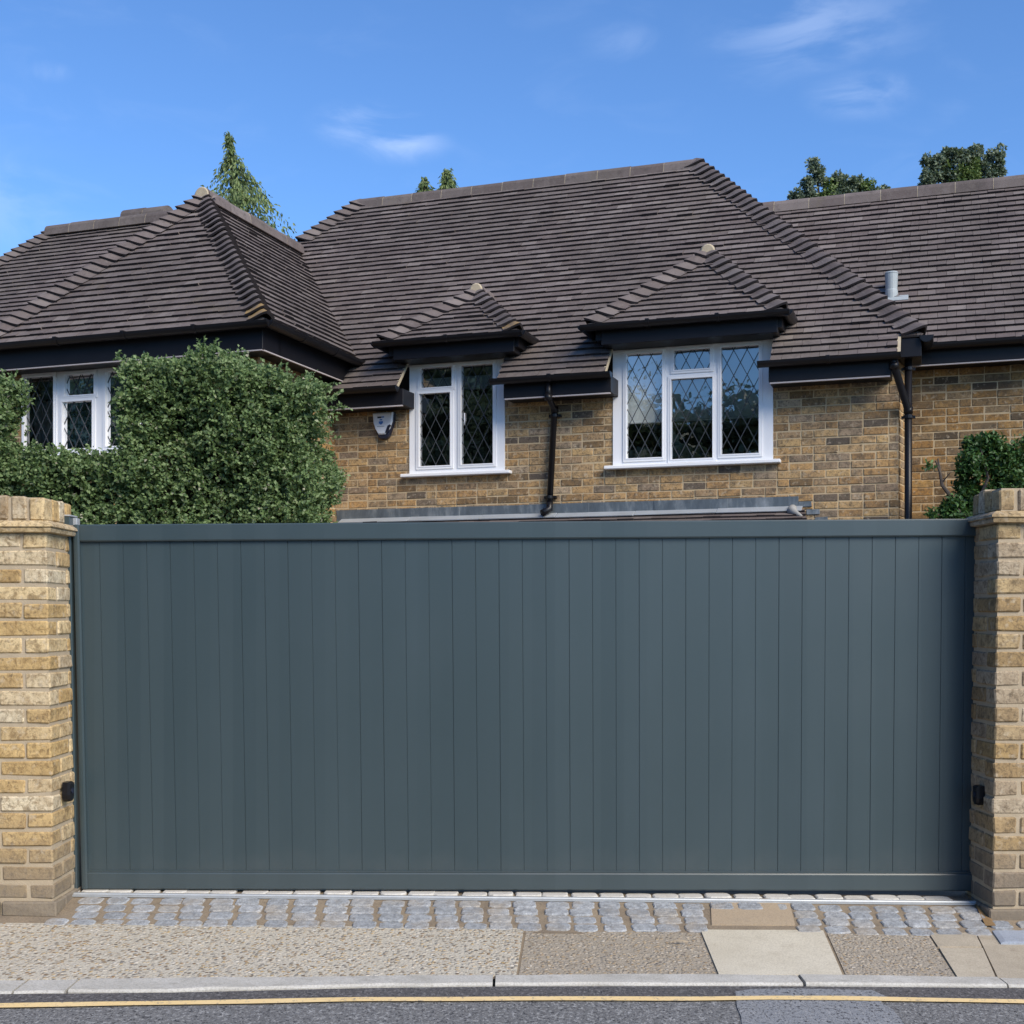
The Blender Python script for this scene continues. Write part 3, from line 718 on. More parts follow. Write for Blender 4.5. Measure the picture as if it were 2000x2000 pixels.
# ------------------------------------------------------------------ THE GATE
GYL, GYR = 5.425, 5.465
def gpt(x, y):                                        # gate plane: from pixel to x,z,y
    r = ((x - 1000) / F, 1, (HOR - y) / F); s = (GYR - GYL) / 3.95; t = (GYL + s * 1.9) / (1 - s * r[0]); return r[0] * t, CAMH + r[2] * t
TL, TR_, BL, BR_ = gpt(153, 1025), gpt(1912, 1013.5), gpt(170, 1735), gpt(1903, 1738.5)
def gf(u, v, w):                                      # bilinear gate frame; u,v in 0..1, w towards the street
    xt = TL[0] + (TR_[0] - TL[0]) * u; xb = BL[0] + (BR_[0] - BL[0]) * u; zt = TL[1] + (TR_[1] - TL[1]) * u; zb = BL[1] + (BR_[1] - BL[1]) * u
    x = xb + (xt - xb) * v; return Vector((x, GYL + (GYR - GYL) * (x + 1.9) / 3.95 - w, zb + (zt - zb) * v))
GATE = empty('sliding_gate', (0.05, 5.45, .05)); tag(GATE, 'wide blue-grey boarded sliding gate between the two brick pillars', 'gate')
mb = MB(); xb = [0.0]; NBRD = 38.45; i = .87
while i < NBRD: xb.append(i / NBRD); i += 1
xb.append(1.03)
GW = 3.9; gr = .0018 / GW; gd = .0022
v0, v1 = .03, .97
prof = []
for i in range(len(xb) - 1):
    e = random.uniform(-.0006, .0006)
    prof += [(xb[i] + gr, e), (xb[i + 1] - gr, e + random.uniform(-.0004, .0004))]
    if i < len(xb) - 2: prof += [(xb[i + 1] - gr * .3, -gd), (xb[i + 1] + gr * .3, -gd)]
vs = []; fs = []
for u, w in prof: vs += [gf(u, v0, w), gf(u, v1, w)]
for i in range(len(prof) - 1): fs.append((2 * i, 2 * i + 2, 2 * i + 3, 2 * i + 1))
mb.add(vs, fs); mb.box(gf, 0, 1.03, v0, v1, -.04, -.012)
mb.build('board_panel', M['gate'], GATE)
mb = MB(); mb.cbox(gf, -.0, 1.03, .9535, 1.0, -.045, .020, .0035); mb.build('top_rail', M['gate'], GATE)
mb = MB(); mb.cbox(gf, -.0, 1.03, .0, .046, -.045, .020, .0035); mb.box(gf, 0.002, 1.03, .0465, .0505, -.02, .012); mb.build('bottom_rail', M['gate'], GATE)
mb = MB(); mb.cbox(gf, -.004, .0025, .0, 1.0, -.045, .022, .002); mb.build('end_stile', M['gate'], GATE)
PO = empty('gate_post', (-1.95, 5.44, 0)); tag(PO, 'slim blue-grey steel post against the left pillar, taller than the gate', 'gate post')
gp = lambda u, v, w: Vector((-1.909 - .0195 * v + u, 5.425 - w, v + .028))
mb = MB(); mb.cbox(gp, -.055, .0, 0, 1.676, -.06, .03, .003); mb.build('post', M['gate'], PO)
mb = MB(); mb.cbox(gp, -.058, .003, 1.6765, 1.684, -.062, .033, .002); mb.build('post_cap', M['galv'], PO)
mb = MB(); mb.cbox(gp, -.002, .017, 1.64, 1.672, -.05, -.01, .002); mb.build('keeper_bracket', M['galv'], PO)
# ground track the gate rolls on
def gp_z(x, y, z=None):                                # ground point at pixel
    t = 1.0
    for _ in range(6):
        X = (x - 1000) / F * t; zz = gz(X) if z is None else z(X); t = (zz - CAMH) * F / (HOR - y)
    return Vector(((x - 1000) / F * t, t, zz))
TRK = MB()
for k in range(8):
    x0, x1 = -1.93 + k * .5, -1.93 + (k + 1) * .5
    p0 = Vector((x0, 5.352 + .01 * k / 8, gz(x0) + .054)); p1_ = Vector((x1, 5.352 + .01 * (k + 1) / 8, gz(x1) + .054))
    TRK.sweep([(-.024, -.004), (.024, -.004), (.024, .003), (.010, .004), (.008, .009), (-.008, .009), (-.010, .004), (-.024, .003)], p0, p1_, Vector((0, 1, 0)), Z_, cap=(k in (0, 7)))
tag(TRK.build('gate_track', M['galv']), 'pale galvanised steel ground track running under the gate', 'track')

# ------------------------------------------------------------------ GROUND
def px_line(pts, z=None):
    return [gp_z(x, y, z) for x, y in pts]
def interp(pts, x):
    for i in range(len(pts) - 1):
        if x <= pts[i + 1].x or i == len(pts) - 2:
            t = (x - pts[i].x) / (pts[i + 1].x - pts[i].x); return pts[i].y + (pts[i + 1].y - pts[i].y) * t
roadz = lambda x: gz(x) - .008
SB = px_line([(0, 1802), (100, 1803), (700, 1807), (1350, 1809), (1610, 1814), (1920, 1817), (2000, 1817)])     # back of footway
KB = px_line([(0, 1914.5), (350, 1912), (700, 1908.5), (1000, 1906), (1350, 1903.6), (1660, 1907), (2000, 1911.6)])   # back of kerb
KF = px_line([(0, 1937), (350, 1934), (700, 1925.5), (1000, 1922), (1350, 1921.5), (1570, 1922), (2000, 1925.5)])   # front top edge of kerb
YL = px_line([(0, 1967), (350, 1961.5), (700, 1955), (1000, 1953.4), (1350, 1953.4), (1500, 1952), (1650, 1952.5), (2000, 1959)], roadz)
def agg(name, c0, c1, stones, scale, pale=None, bump=.5):
    t = NT(name); v = t.co((1, .8, 1)); vo = t.new('ShaderNodeTexVoronoi'); vo.inputs['Scale'].default_value = scale; t.link(v, vo.inputs['Vector'])
    rc = t.new('ShaderNodeSeparateColor'); t.link(vo.outputs['Color'], rc.inputs[0])
    st = t.ramp(rc.outputs[0], stones)
    edge = t.ramp(vo.outputs['Distance'], [(.32, (1,) * 3), (.62, (0,) * 3)])
    pick = t.ramp(rc.outputs[1], [(.12, (.1,) * 3), (.5, (.9,) * 3)])
    f = t.math('MULTIPLY', edge, pick)
    base = t.mix(t.noise(2.4, 6, .6, v), c0, c1)
    base = t.mix(t.ramp(t.noise(140, 3, .6, v), [(.35, (.5,) * 3), (.6, (0,) * 3)]), base, tuple(x * .5 for x in c0))
    c = t.mix(f, base, st); c = t.mix(t.ramp(t.noise(1.2, 5, .65, v), [(.5, (0,) * 3), (.75, (.4,) * 3)]), c, tuple(x * .62 for x in c0))
    t.bump(t.math('ADD', f, t.noise(120, 3, .6, v)), bump, .006)
    return t.set(c, .9, .25)
STN = [(0, (.07, .065, .06)), (.18, (.30, .17, .065)), (.36, (.62, .57, .47)), (.55, (.16, .145, .13)), (.78, (.50, .34, .14)), (1, (.74, .70, .62))]
STN2 = [(0, (.13, .12, .11)), (.2, (.37, .255, .135)), (.4, (.54, .48, .39)), (.6, (.23, .21, .185)), (.82, (.46, .34, .19)), (1, (.64, .59, .50))]
M['agg_pale'] = agg('pale_exposed_aggregate', (.51, .47, .38), (.63, .58, .475), STN, 66, bump=.8)
M['agg_dark'] = agg('dark_exposed_aggregate', (.35, .305, .24), (.43, .375, .29), STN2, 72, bump=.7)
M['agg_brown'] = agg('brown_exposed_aggregate', (.37, .325, .26), (.44, .39, .31), STN2, 76, bump=.7)
def conc(name, c0, c1, stain, sc=3):
    t = NT(name); v = t.co(); c = t.mix(t.ramp(t.noise(sc, 7, .65, v, .3), [(.3, (0,) * 3), (.7, (1,) * 3)]), c0, c1)
    c = t.mix(t.ramp(t.noise(sc * 3, 6, .7, v), [(.55, (0,) * 3), (.75, (.6,) * 3)]), c, stain)
    c = t.mix(t.ramp(t.noise(160, 3, .6, v), [(.35, (.35,) * 3), (.55, (0,) * 3)]), c, tuple(x * .6 for x in stain))
    t.bump(t.noise(90, 5, .7, v), .35, .005); return t.set(c, .9, .25)
M['conc_pale'] = conc('pale_concrete_slab', (.66, .61, .49), (.55, .50, .39), (.40, .35, .26))
M['conc_tan'] = conc('tan_mortar_patch', (.42, .33, .225), (.36, .285, .20), (.29, .24, .18))
M['conc_old'] = conc('old_cracked_slab', (.50, .44, .34), (.39, .34, .26), (.28, .23, .17), 5)
M['conc_old2'] = conc('tan_cracked_slab', (.55, .49, .38), (.44, .385, .295), (.31, .26, .19), 5)
M['kerb'] = conc('granite_kerb', (.56, .545, .50), (.42, .405, .36), (.24, .225, .19), 7)
M['sand'] = conc('sandy_joint_fill', (.32, .255, .175), (.20, .16, .115), (.085, .075, .065), 4)
def sett_mat():
    t = NT('granite_sett'); v = t.co(); c = t.ramp(t.island(), [(0, (.34, .36, .38)), (.4, (.42, .445, .465)), (.75, (.49, .51, .525)), (1, (.46, .44, .40))])
    c = t.mix(t.ramp(t.noise(150, 4, .6, v), [(.4, (.5,) * 3), (.6, (0,) * 3)]), c, (.20, .21, .22))
    c = t.mix(t.ramp(t.noise(34, 6, .7, v), [(.42, (.6,) * 3), (.56, (0,) * 3)]), c, (.19, .195, .20)); c = t.mix(t.ramp(t.noise(48, 5, .7, v), [(.56, (0,) * 3), (.70, (.6,) * 3)]), c, (.50, .51, .51))
    c = t.mix(t.ramp(t.noise(4, 6, .65, v), [(.5, (0,) * 3), (.72, (.65,) * 3)]), c, (.36, .29, .20))
    sp = t.new('ShaderNodeSeparateXYZ'); t.link(v, sp.inputs[0])          # rust-brown soil washed in beside the right pillar, mortar smears at the left
    c = t.mix(t.math('MULTIPLY', t.ramp(t.math('ADD', sp.outputs['X'], t.noise(7, 4)), [(0, (0,) * 3), (.01, (0,) * 3)]), 0), c, (.3, .2, .1))
    t.bump(t.noise(45, 6, .75, v), .9, .01); return t.set(c, .9, .15)
M['sett'] = sett_mat()
M['sett_pale'] = conc('pale_stone_strip', (.62, .60, .55), (.52, .50, .45), (.40, .38, .33), 6)
def asphalt(name, c0, c1, sp):
    t = NT(name); v = t.co((1, .7, 1)); c = t.mix(t.noise(1.5, 6, .6, v), c0, c1)
    c = t.mix(t.ramp(t.noise(75, 4, .75, v), [(.50, (0,) * 3), (.66, (1,) * 3)]), c, sp)
    c = t.mix(t.ramp(t.noise(95, 3, .75, v), [(.36, (1,) * 3), (.47, (0,) * 3)]), c, (.035, .036, .04))
    t.bump(t.noise(130, 4, .7, v), .8, .006); return t.set(c, .85, .3)
M['asphalt'] = asphalt('worn_asphalt', (.135, .135, .134), (.19, .19, .187), (.38, .38, .37))
M['asphalt_dark'] = asphalt('channel_asphalt', (.088, .083, .083), (.105, .10, .10), (.22, .215, .21))
M['asphalt_pale'] = asphalt('patched_asphalt', (.22, .23, .245), (.26, .27, .28), (.33, .335, .34))
def paint():
    t = NT('yellow_road_paint'); v = t.co(); c = t.mix(t.noise(6, 5, .6, v), (.76, .54, .22), (.82, .64, .36))
    c = t.mix(t.ramp(t.noise(50, 5, .75, v), [(.54, (0,) * 3), (.68, (1,) * 3)]), c, (.24, .22, .19)); return t.set(c, .8, .3)
M['paint'] = paint()
M['soil'] = plain('soil', (.09, .075, .05), .95, .1, .4, 6, .6)
M['gravel'] = agg('drive_gravel', (.30, .27, .22), (.34, .30, .24), STN, 60)

def sheet(name, fa_, fb_, xs, zf, mat, kind='structure', nx=40, ny=6):
    mb = MB(); vs = []; fs = []; x0, x1 = xs
    for i in range(nx + 1):
        x = x0 + (x1 - x0) * i / nx
        for j in range(ny + 1):
            y = fa_(x) + (fb_(x) - fa_(x)) * j / ny; vs.append((x, y, zf(x)))
    for i in range(nx):
        for j in range(ny):
            a = i * (ny + 1) + j; fs.append((a, a + ny + 1, a + ny + 2, a + 1))
    mb.add(vs, fs); return tag(mb.build(name, mat), kind=kind)
ysb, ykb, ykf, yyl = (lambda x: interp(SB, x)), (lambda x: interp(KB, x)), (lambda x: interp(KF, x)), (lambda x: interp(YL, x))
tag(tag(MB(), None) if False else sheet('ground', lambda x: -900, lambda x: 900, (-900, 900), lambda x: -.16, M['soil'], nx=2, ny=2), kind='structure')
sheet('road', lambda x: -5.0, lambda x: ykf(x) - .004, (-30, 30), roadz, M['asphalt'], nx=240, ny=30)
sheet('road_channel', lambda x: yyl(x) + .028, lambda x: ykf(x) - .006, (-30, 30), lambda x: roadz(x) + .002, M['asphalt_dark'], nx=240, ny=2)
sheet('driveway', lambda x: 5.70, lambda x: 40, (-30, 30), lambda x: gz(0) - .03, M['gravel'], nx=4, ny=4)
# worn pale patch in the carriageway
mb = MB(); ring = [(1432, 1937), (1470, 1932), (1560, 1931), (1700, 1934), (1735, 1947), (1716, 1958), (1742, 1972), (1768, 2003), (1600, 2010), (1446, 2008), (1452, 1985), (1440, 1966)]
pp = [gp_z(x, y, lambda X: roadz(X) + .0035) for x, y in ring]; c = sum(pp, Vector()) / len(pp)
vs = [c] + [p + Vector((random.uniform(-.01, .01), random.uniform(-.004, .004), 0)) for p in pp]; mb.add(vs, [(0, 1 + i, 1 + (i + 1) % len(pp)) for i in range(len(pp))])
tag(mb.build('road_patch', M['asphalt_pale']), kind='structure')
# yellow line
sheet('road_marking', lambda x: yyl(x) - .022 + .002 * math.sin(x * 9), lambda x: yyl(x) + .022 + .002 * math.sin(x * 7.3), (-3.5, 3.5), lambda x: roadz(x) + .006, M['paint'], nx=160, ny=1)
# kerb stones
mb = MB(); joints = [-30, -6.2, -4.6, -3.2, gp_z(40, 1925).x, gp_z(145, 1922).x, gp_z(965, 1915).x, gp_z(1567, 1916).x, gp_z(1962, 1920).x, 3.4, 4.3, 5.8, 30]
for i in range(len(joints) - 1):
    x0, x1 = joints[i] + .005, joints[i + 1] - .005; n = max(2, int((x1 - x0) / .12)); n = min(n, 60); prev = None
    J = random.uniform(-.003, .003)
    for k in range(n + 1):
        x = x0 + (x1 - x0) * k / n; e = random.uniform(-.006, .006); ez = random.uniform(-.0015, .0015) + J
        yb, yf, zt = ykb(x), ykf(x) + e, gz(x) + .002 + ez
        q = [(x, yb, zt), (x, yf + .008, zt), (x, yf, zt - .007), (x, yf - .002, zt - .09), (x, yb, zt - .09)]
        if prev is None: mb.add(q, [(0, 1, 2, 3, 4)])
        else: mb.add(prev + q, [(a, (a + 1) % 5, 5 + (a + 1) % 5, 5 + a) for a in range(5)])
        if k == n: mb.add(q, [(4, 3, 2, 1, 0)])
        prev = q
tag(mb.build('kerb', M['kerb']), kind='structure')
mb = MB(); mb.add([(-30, 3.9, -.0), (30, 3.9, -.36), (30, 4.6, -.36), (-30, 4.6, -.0)], [(0, 1, 2, 3)])
# footway slabs: back-left, back-right, front-right, front-left pixel corners
def slab_px(name, c, mat, dz=0.0, gap=.004):
    bl, br, fr_, fl = [gp_z(x, y, lambda X: gz(X) + dz) for x, y in c]; mb = MB(); nx, ny = 16, 6; vs = []
    for i in range(nx + 1):
        for j in range(ny + 1):
            u, v = i / nx, j / ny
            p = (bl * (1 - u) + br * u) * (1 - v) + (fl * (1 - u) + fr_ * u) * v
            yb, yf = ysb(p.x), ykb(p.x)
            y = (yb + (yf - yb) * v) if name == 'pavement' else p.y
            j_ = 0.002 * math.sin(9.1 * p.x + 3) if 0 < j < ny else 0
            vs.append(Vector((p.x, y - (.003 if j == 0 else -.003 if j == ny else 0), p.z + j_ * .5)))
    fs = [(i * (ny + 1) + j, (i + 1) * (ny + 1) + j, (i + 1) * (ny + 1) + j + 1, i * (ny + 1) + j + 1) for i in range(nx) for j in range(ny)]
    b = len(vs); per = [i * (ny + 1) for i in range(nx + 1)] + [nx * (ny + 1) + j for j in range(1, ny + 1)] + [i * (ny + 1) + ny for i in range(nx - 1, -1, -1)] + [j for j in range(ny - 1, 0, -1)]
    low = [vs[i] - Vector((0, 0, .05)) for i in per]; m = len(per)
    fs += [(per[k], per[(k + 1) % m], b + (k + 1) % m, b + k) for k in range(m)]
    mb.add(vs + low, fs); return tag(mb.build(name, mat), kind='structure')
slab_px('pavement', [(-2600, 1800), (-60, 1802), (-60, 1914), (-2600, 1914)], M['agg_pale'], 0)
slab_px('pavement', [(-56, 1802), (1024, 1808), (1008, 1905), (-56, 1914)], M['agg_pale'], .002)
slab_px('pavement', [(1029, 1808), (1364, 1809), (1402, 1904), (1013, 1905)], M['agg_dark'], -.003)
slab_px('pavement', [(1366, 1809), (1606, 1813), (1648, 1907), (1405, 1904)], M['conc_pale'], .003)
slab_px('pavement', [(1610, 1813), (1806, 1816), (1866, 1909), (1653, 1907)], M['agg_brown'], -.002)
slab_px('paving_slab', [(1811, 1817), (1902, 1818), (1918, 1849), (1832, 1848)], M['conc_old'], .001)
slab_px('paving_slab', [(1834, 1850), (1919, 1851), (1945, 1909.5), (1871, 1908.5)], M['conc_old2'], .003)
slab_px('pavement', [(1905, 1817), (4600, 1817), (4600, 1911), (1949, 1910)], M['conc_old'], 0)
sheet('pavement_bed', lambda x: ykb(x) - .02, lambda x: 5.02, (-30, 30), lambda x: gz(x) - .0045, M['sand'], nx=120, ny=1)
# blue-grey stone cover at the foot of the right pillar
mb = MB(); q = [gp_z(x, y, lambda X: gz(X) + .006) for x, y in ((1938, 1817.5), (2080, 1817.5), (2105, 1842), (1955, 1842))]
ins = [p * .86 + sum(q, Vector()) / 4 * .14 + Vector((0, 0, .004)) for p in q]
mb.add(q + ins + [p - Vector((0, 0, .02)) for p in q], [(0, 1, 5, 4), (1, 2, 6, 5), (2, 3, 7, 6), (3, 0, 4, 7), (4, 5, 6, 7), (0, 8, 9, 1), (1, 9, 10, 2), (2, 10, 11, 3), (3, 11, 8, 0)])
M['bluest'] = conc('bluestone', (.30, .34, .40), (.38, .42, .48), (.28, .29, .31), 5)
tag(mb.build('stone_cover', M['bluest']), 'small blue-grey stone cover in the pavement at the right pillar foot', 'stone cover')
# setts in front of and under the gate
mb = MB(); random.seed(21)
mb2 = MB(); ys_ = [5.0, 5.03, 5.20, 5.36, 5.60, 5.75]; xs_ = [-30 + 3 * k for k in range(21)]
mb2.add([(x, y, gz(x) - .0035 + ramp(y)) for x in xs_ for y in ys_], [(a * 6 + b, a * 6 + b + 6, a * 6 + b + 7, a * 6 + b + 1) for a in range(20) for b in range(5)])
tag(mb2.build('sett_bed', M['sand']), kind='structure')
patch = (gp_z(1392, 1790).x - .0, gp_z(1548, 1790).x + .0)
x = -1.93
while x < 2.14:
    wdt = w0_ = random.uniform(.092, .106)
    for r in range(5):
        dep = random.uniform(.066, .073) if r < 4 else .085
        if r == 4: wdt = w0_ + .014
        y0 = 5.033 + r * .0755 + random.uniform(-.003, .003) + (0 if x < 1.3 else -.012) if r < 4 else 5.376
        xc = x + random.uniform(-.010, .010) + (.11 * x - .03) * (y0 - 5.04)
        if patch[0] < xc + wdt * .5 < patch[1] and r < 3: continue
        if xc + wdt > 2.02 and y0 > 5.16: continue
        if xc < -1.905 and y0 > 5.1 and r < 4: continue
        if r < 4 and x < -1.6 and random.random() < .10: continue
        h = random.uniform(-.003, .003) - (.003 if x < -1.4 else 0); zc = gz(xc) + ramp(y0 + .036)
        sk = random.uniform(-.05, .05)
        sl_ = .1667 if r < 4 else 0
        fr = lambda u, v, w, xc=xc, y0=y0, zc=zc, sk=sk, sl_=sl_: Vector((xc + u + sk * w, y0 + w - sk * u, zc + v + sl_ * (w - .036)))
        n = 16; base = []; top = []; mid = []
        for k in range(n):
            an = 2 * math.pi * (k + .5) / n; cx_, sy_ = math.cos(an), math.sin(an); pw = 7.0
            rr = (abs(cx_) ** pw + abs(sy_) ** pw) ** (-1 / pw); j = random.uniform(.94, 1.05)
            u, w = cx_ * rr * wdt / 2 * j, sy_ * rr * dep / 2 * j
            base.append(fr(wdt / 2 + u, -.04, dep / 2 + w)); mid.append(fr(wdt / 2 + u * .99, h - .0015, dep / 2 + w * .99)); top.append(fr(wdt / 2 + u * .90, h + .0025, dep / 2 + w * .90))
        mb.add(base + mid + top, [(k, (k + 1) % n, n + (k + 1) % n, n + k) for k in range(n)] + [(n + k, n + (k + 1) % n, 2 * n + (k + 1) % n, 2 * n + k) for k in range(n)] + [tuple(range(2 * n, 3 * n))], 1 if r == 4 else 0)
    x += w0_ + random.uniform(.010, .022)
tag(mb.build('sett_paving', [M['sett'], M['sett_pale']]), kind='structure')
mb = MB(); q = [Vector((v.x * t, v.y * t, 0)) for v, t in [(gp_z(x_, y_, lambda X: gz(X) + hh), 1) for x_, y_, hh in ((1388, 1762, .042), (1540, 1763, .042), (1553, 1811, .004), (1390, 1810, .004))]]
q = [Vector((v.x, v.y, gz(v.x) + ramp(v.y) + .0012)) for v in q]
mb.add(q + [p - Vector((0, 0, .03)) for p in q], [(0, 1, 2, 3), (0, 4, 5, 1), (1, 5, 6, 2), (2, 6, 7, 3), (3, 7, 4, 0)]); tag(mb.build('mortar_patch', M['conc_tan']), kind='structure')
for (pts, m_, h_) in (([(1905, 1752), (1890, 1760), (1905, 1790), (1925, 1815), (1945, 1815)], 'rust', .004),):
    if m_ == 'rust': M['rust'] = conc('rusty_soil', (.30, .18, .07), (.23, .15, .075), (.14, .10, .06), 9)
    mb = MB(); pp = [gp_z(x_, y_, lambda X: gz(X) + h_ + (.04 if y_ < 1790 else 0)) for x_, y_ in pts]; pp = [Vector((v.x, v.y, gz(v.x) + ramp(v.y) + h_ + .002)) for v in pp]; c = sum(pp, Vector()) / len(pp) + Vector((0, 0, .004))
    mb.add([c] + pp, [(0, 1 + i, 1 + (i + 1) % len(pp)) for i in range(len(pp))]); tag(mb.build('dirt_patch', M[m_]), kind='structure')
# a fallen leaf / strip of bark on the dark slab
mb = MB(); p = gp_z(1327, 1844); vs = []
for i in range(6):
    t = i / 5; wv = .006 * math.sin(math.pi * (.1 + .8 * t)); vs += [p + Vector((-.035 + .07 * t, -wv, .006 + .006 * math.sin(3 * t))), p + Vector((-.035 + .07 * t, wv, .010 + .006 * math.sin(3 * t)))]
mb.add(vs, [(2 * i, 2 * i + 2, 2 * i + 3, 2 * i + 1) for i in range(5)])
tag(mb.build('fallen_leaf', plain('dry_leaf', (.33, .27, .19), .8, .2, .2, 40)), 'thin dry leaf lying on the darker pavement slab', 'leaf')

# ------------------------------------------------------------------ PLANTS
def leaf_mat(name, cols, trans=.25, rough=.5):
    t = NT(name); c = t.ramp(t.island(), cols)
    t.set(c, rough, .35)
    tl = t.new('ShaderNodeBsdfTranslucent'); t.link(t.mix(.5, c, (.20, .30, .06)), tl.inputs['Color'])
    mx = t.new('ShaderNodeMixShader'); mx.inputs[0].default_value = trans
    t.link(t.b.outputs[0], mx.inputs[1]); t.link(tl.outputs[0], mx.inputs[2]); t.link(mx.outputs[0], t.out.inputs['Surface']); return t.m
def leaves(name, C, Dr, L, Wd, mat, parent=None, mats=None, extra=None, face=None):
    # one folded diamond per leaf: base, left, tip, right
    n = len(C); Dr = Dr / np.linalg.norm(Dr, axis=1, keepdims=True)
    rnd = RNG.normal(size=(n, 3))
    if face is not None: rnd = rnd * .55 + np.array(face)
    S = np.cross(Dr, rnd); S /= np.linalg.norm(S, axis=1, keepdims=True); Nn = np.cross(S, Dr)
    L = np.broadcast_to(L, n)[:, None]; Wd = np.broadcast_to(Wd, n)[:, None]
    V = np.empty((n, 4, 3)); V[:, 0] = C; V[:, 2] = C + Dr * L - Nn * L * .12
    V[:, 1] = C + Dr * L * .45 + S * Wd + Nn * Wd * .35; V[:, 3] = C + Dr * L * .45 - S * Wd + Nn * Wd * .35
    V = V.reshape(-1, 3); idx = np.arange(n)[:, None] * 4
    Fc = np.concatenate([idx + np.array([[0, 1, 2]]), idx + np.array([[0, 2, 3]])], axis=1).reshape(-1, 3)
    nv, nf = len(V), len(Fc)
    ev = np.array(extra.v).reshape(-1, 3) if extra else np.zeros((0, 3))
    me = bpy.data.meshes.new(name)
    ef = [tuple(i + nv for i in f) for f in extra.f] if extra else []
    loops = np.concatenate([Fc.reshape(-1), np.array([i for f in ef for i in f], dtype=np.int64)]).astype(np.int32)
    starts = np.concatenate([np.arange(nf) * 3, nf * 3 + np.cumsum([0] + [len(f) for f in ef])[:-1]]).astype(np.int32)
    me.vertices.add(nv + len(ev)); me.vertices.foreach_set('co', np.concatenate([V, ev]).astype(np.float32).reshape(-1))
    me.loops.add(len(loops)); me.loops.foreach_set('vertex_index', loops)
    me.polygons.add(nf + len(ef)); me.polygons.foreach_set('loop_start', starts)
    me.materials.append(mat)
    if mats: me.materials.append(mats)
    me.polygons.foreach_set('material_index', np.concatenate([np.zeros(nf), np.ones(len(ef)) if mats else np.zeros(len(ef))]).astype(np.int32))
    me.update(calc_edges=True); me.validate()
    o = bpy.data.objects.new(name, me); COL.objects.link(o); adopt(o, parent); return o
def vnoise(P, s, seed=0):                              # cheap smooth 3-D noise
    q = P * s; v = np.zeros(len(P)); a = 1.0
    r = np.random.default_rng(seed)
    for k in range(4):
        d = r.normal(size=(5, 3)); ph = r.uniform(0, 6.28, 5)
        v += a * np.sin(q @ d.T + ph).mean(axis=1); q = q * 1.9; a *= .6
    return v
LG = [(0, (.05, .088, .034)), (.25, (.10, .165, .060)), (.6, (.15, .225, .085)), (.9, (.205, .285, .125)), (.97, (.24, .31, .15)), (1, (.38, .36, .28))]
M['hedge'] = leaf_mat('hedge_leaf', LG, .30); M['twig'] = plain('dark_twigs', (.02, .022, .014), .9, .1, .3, 8)
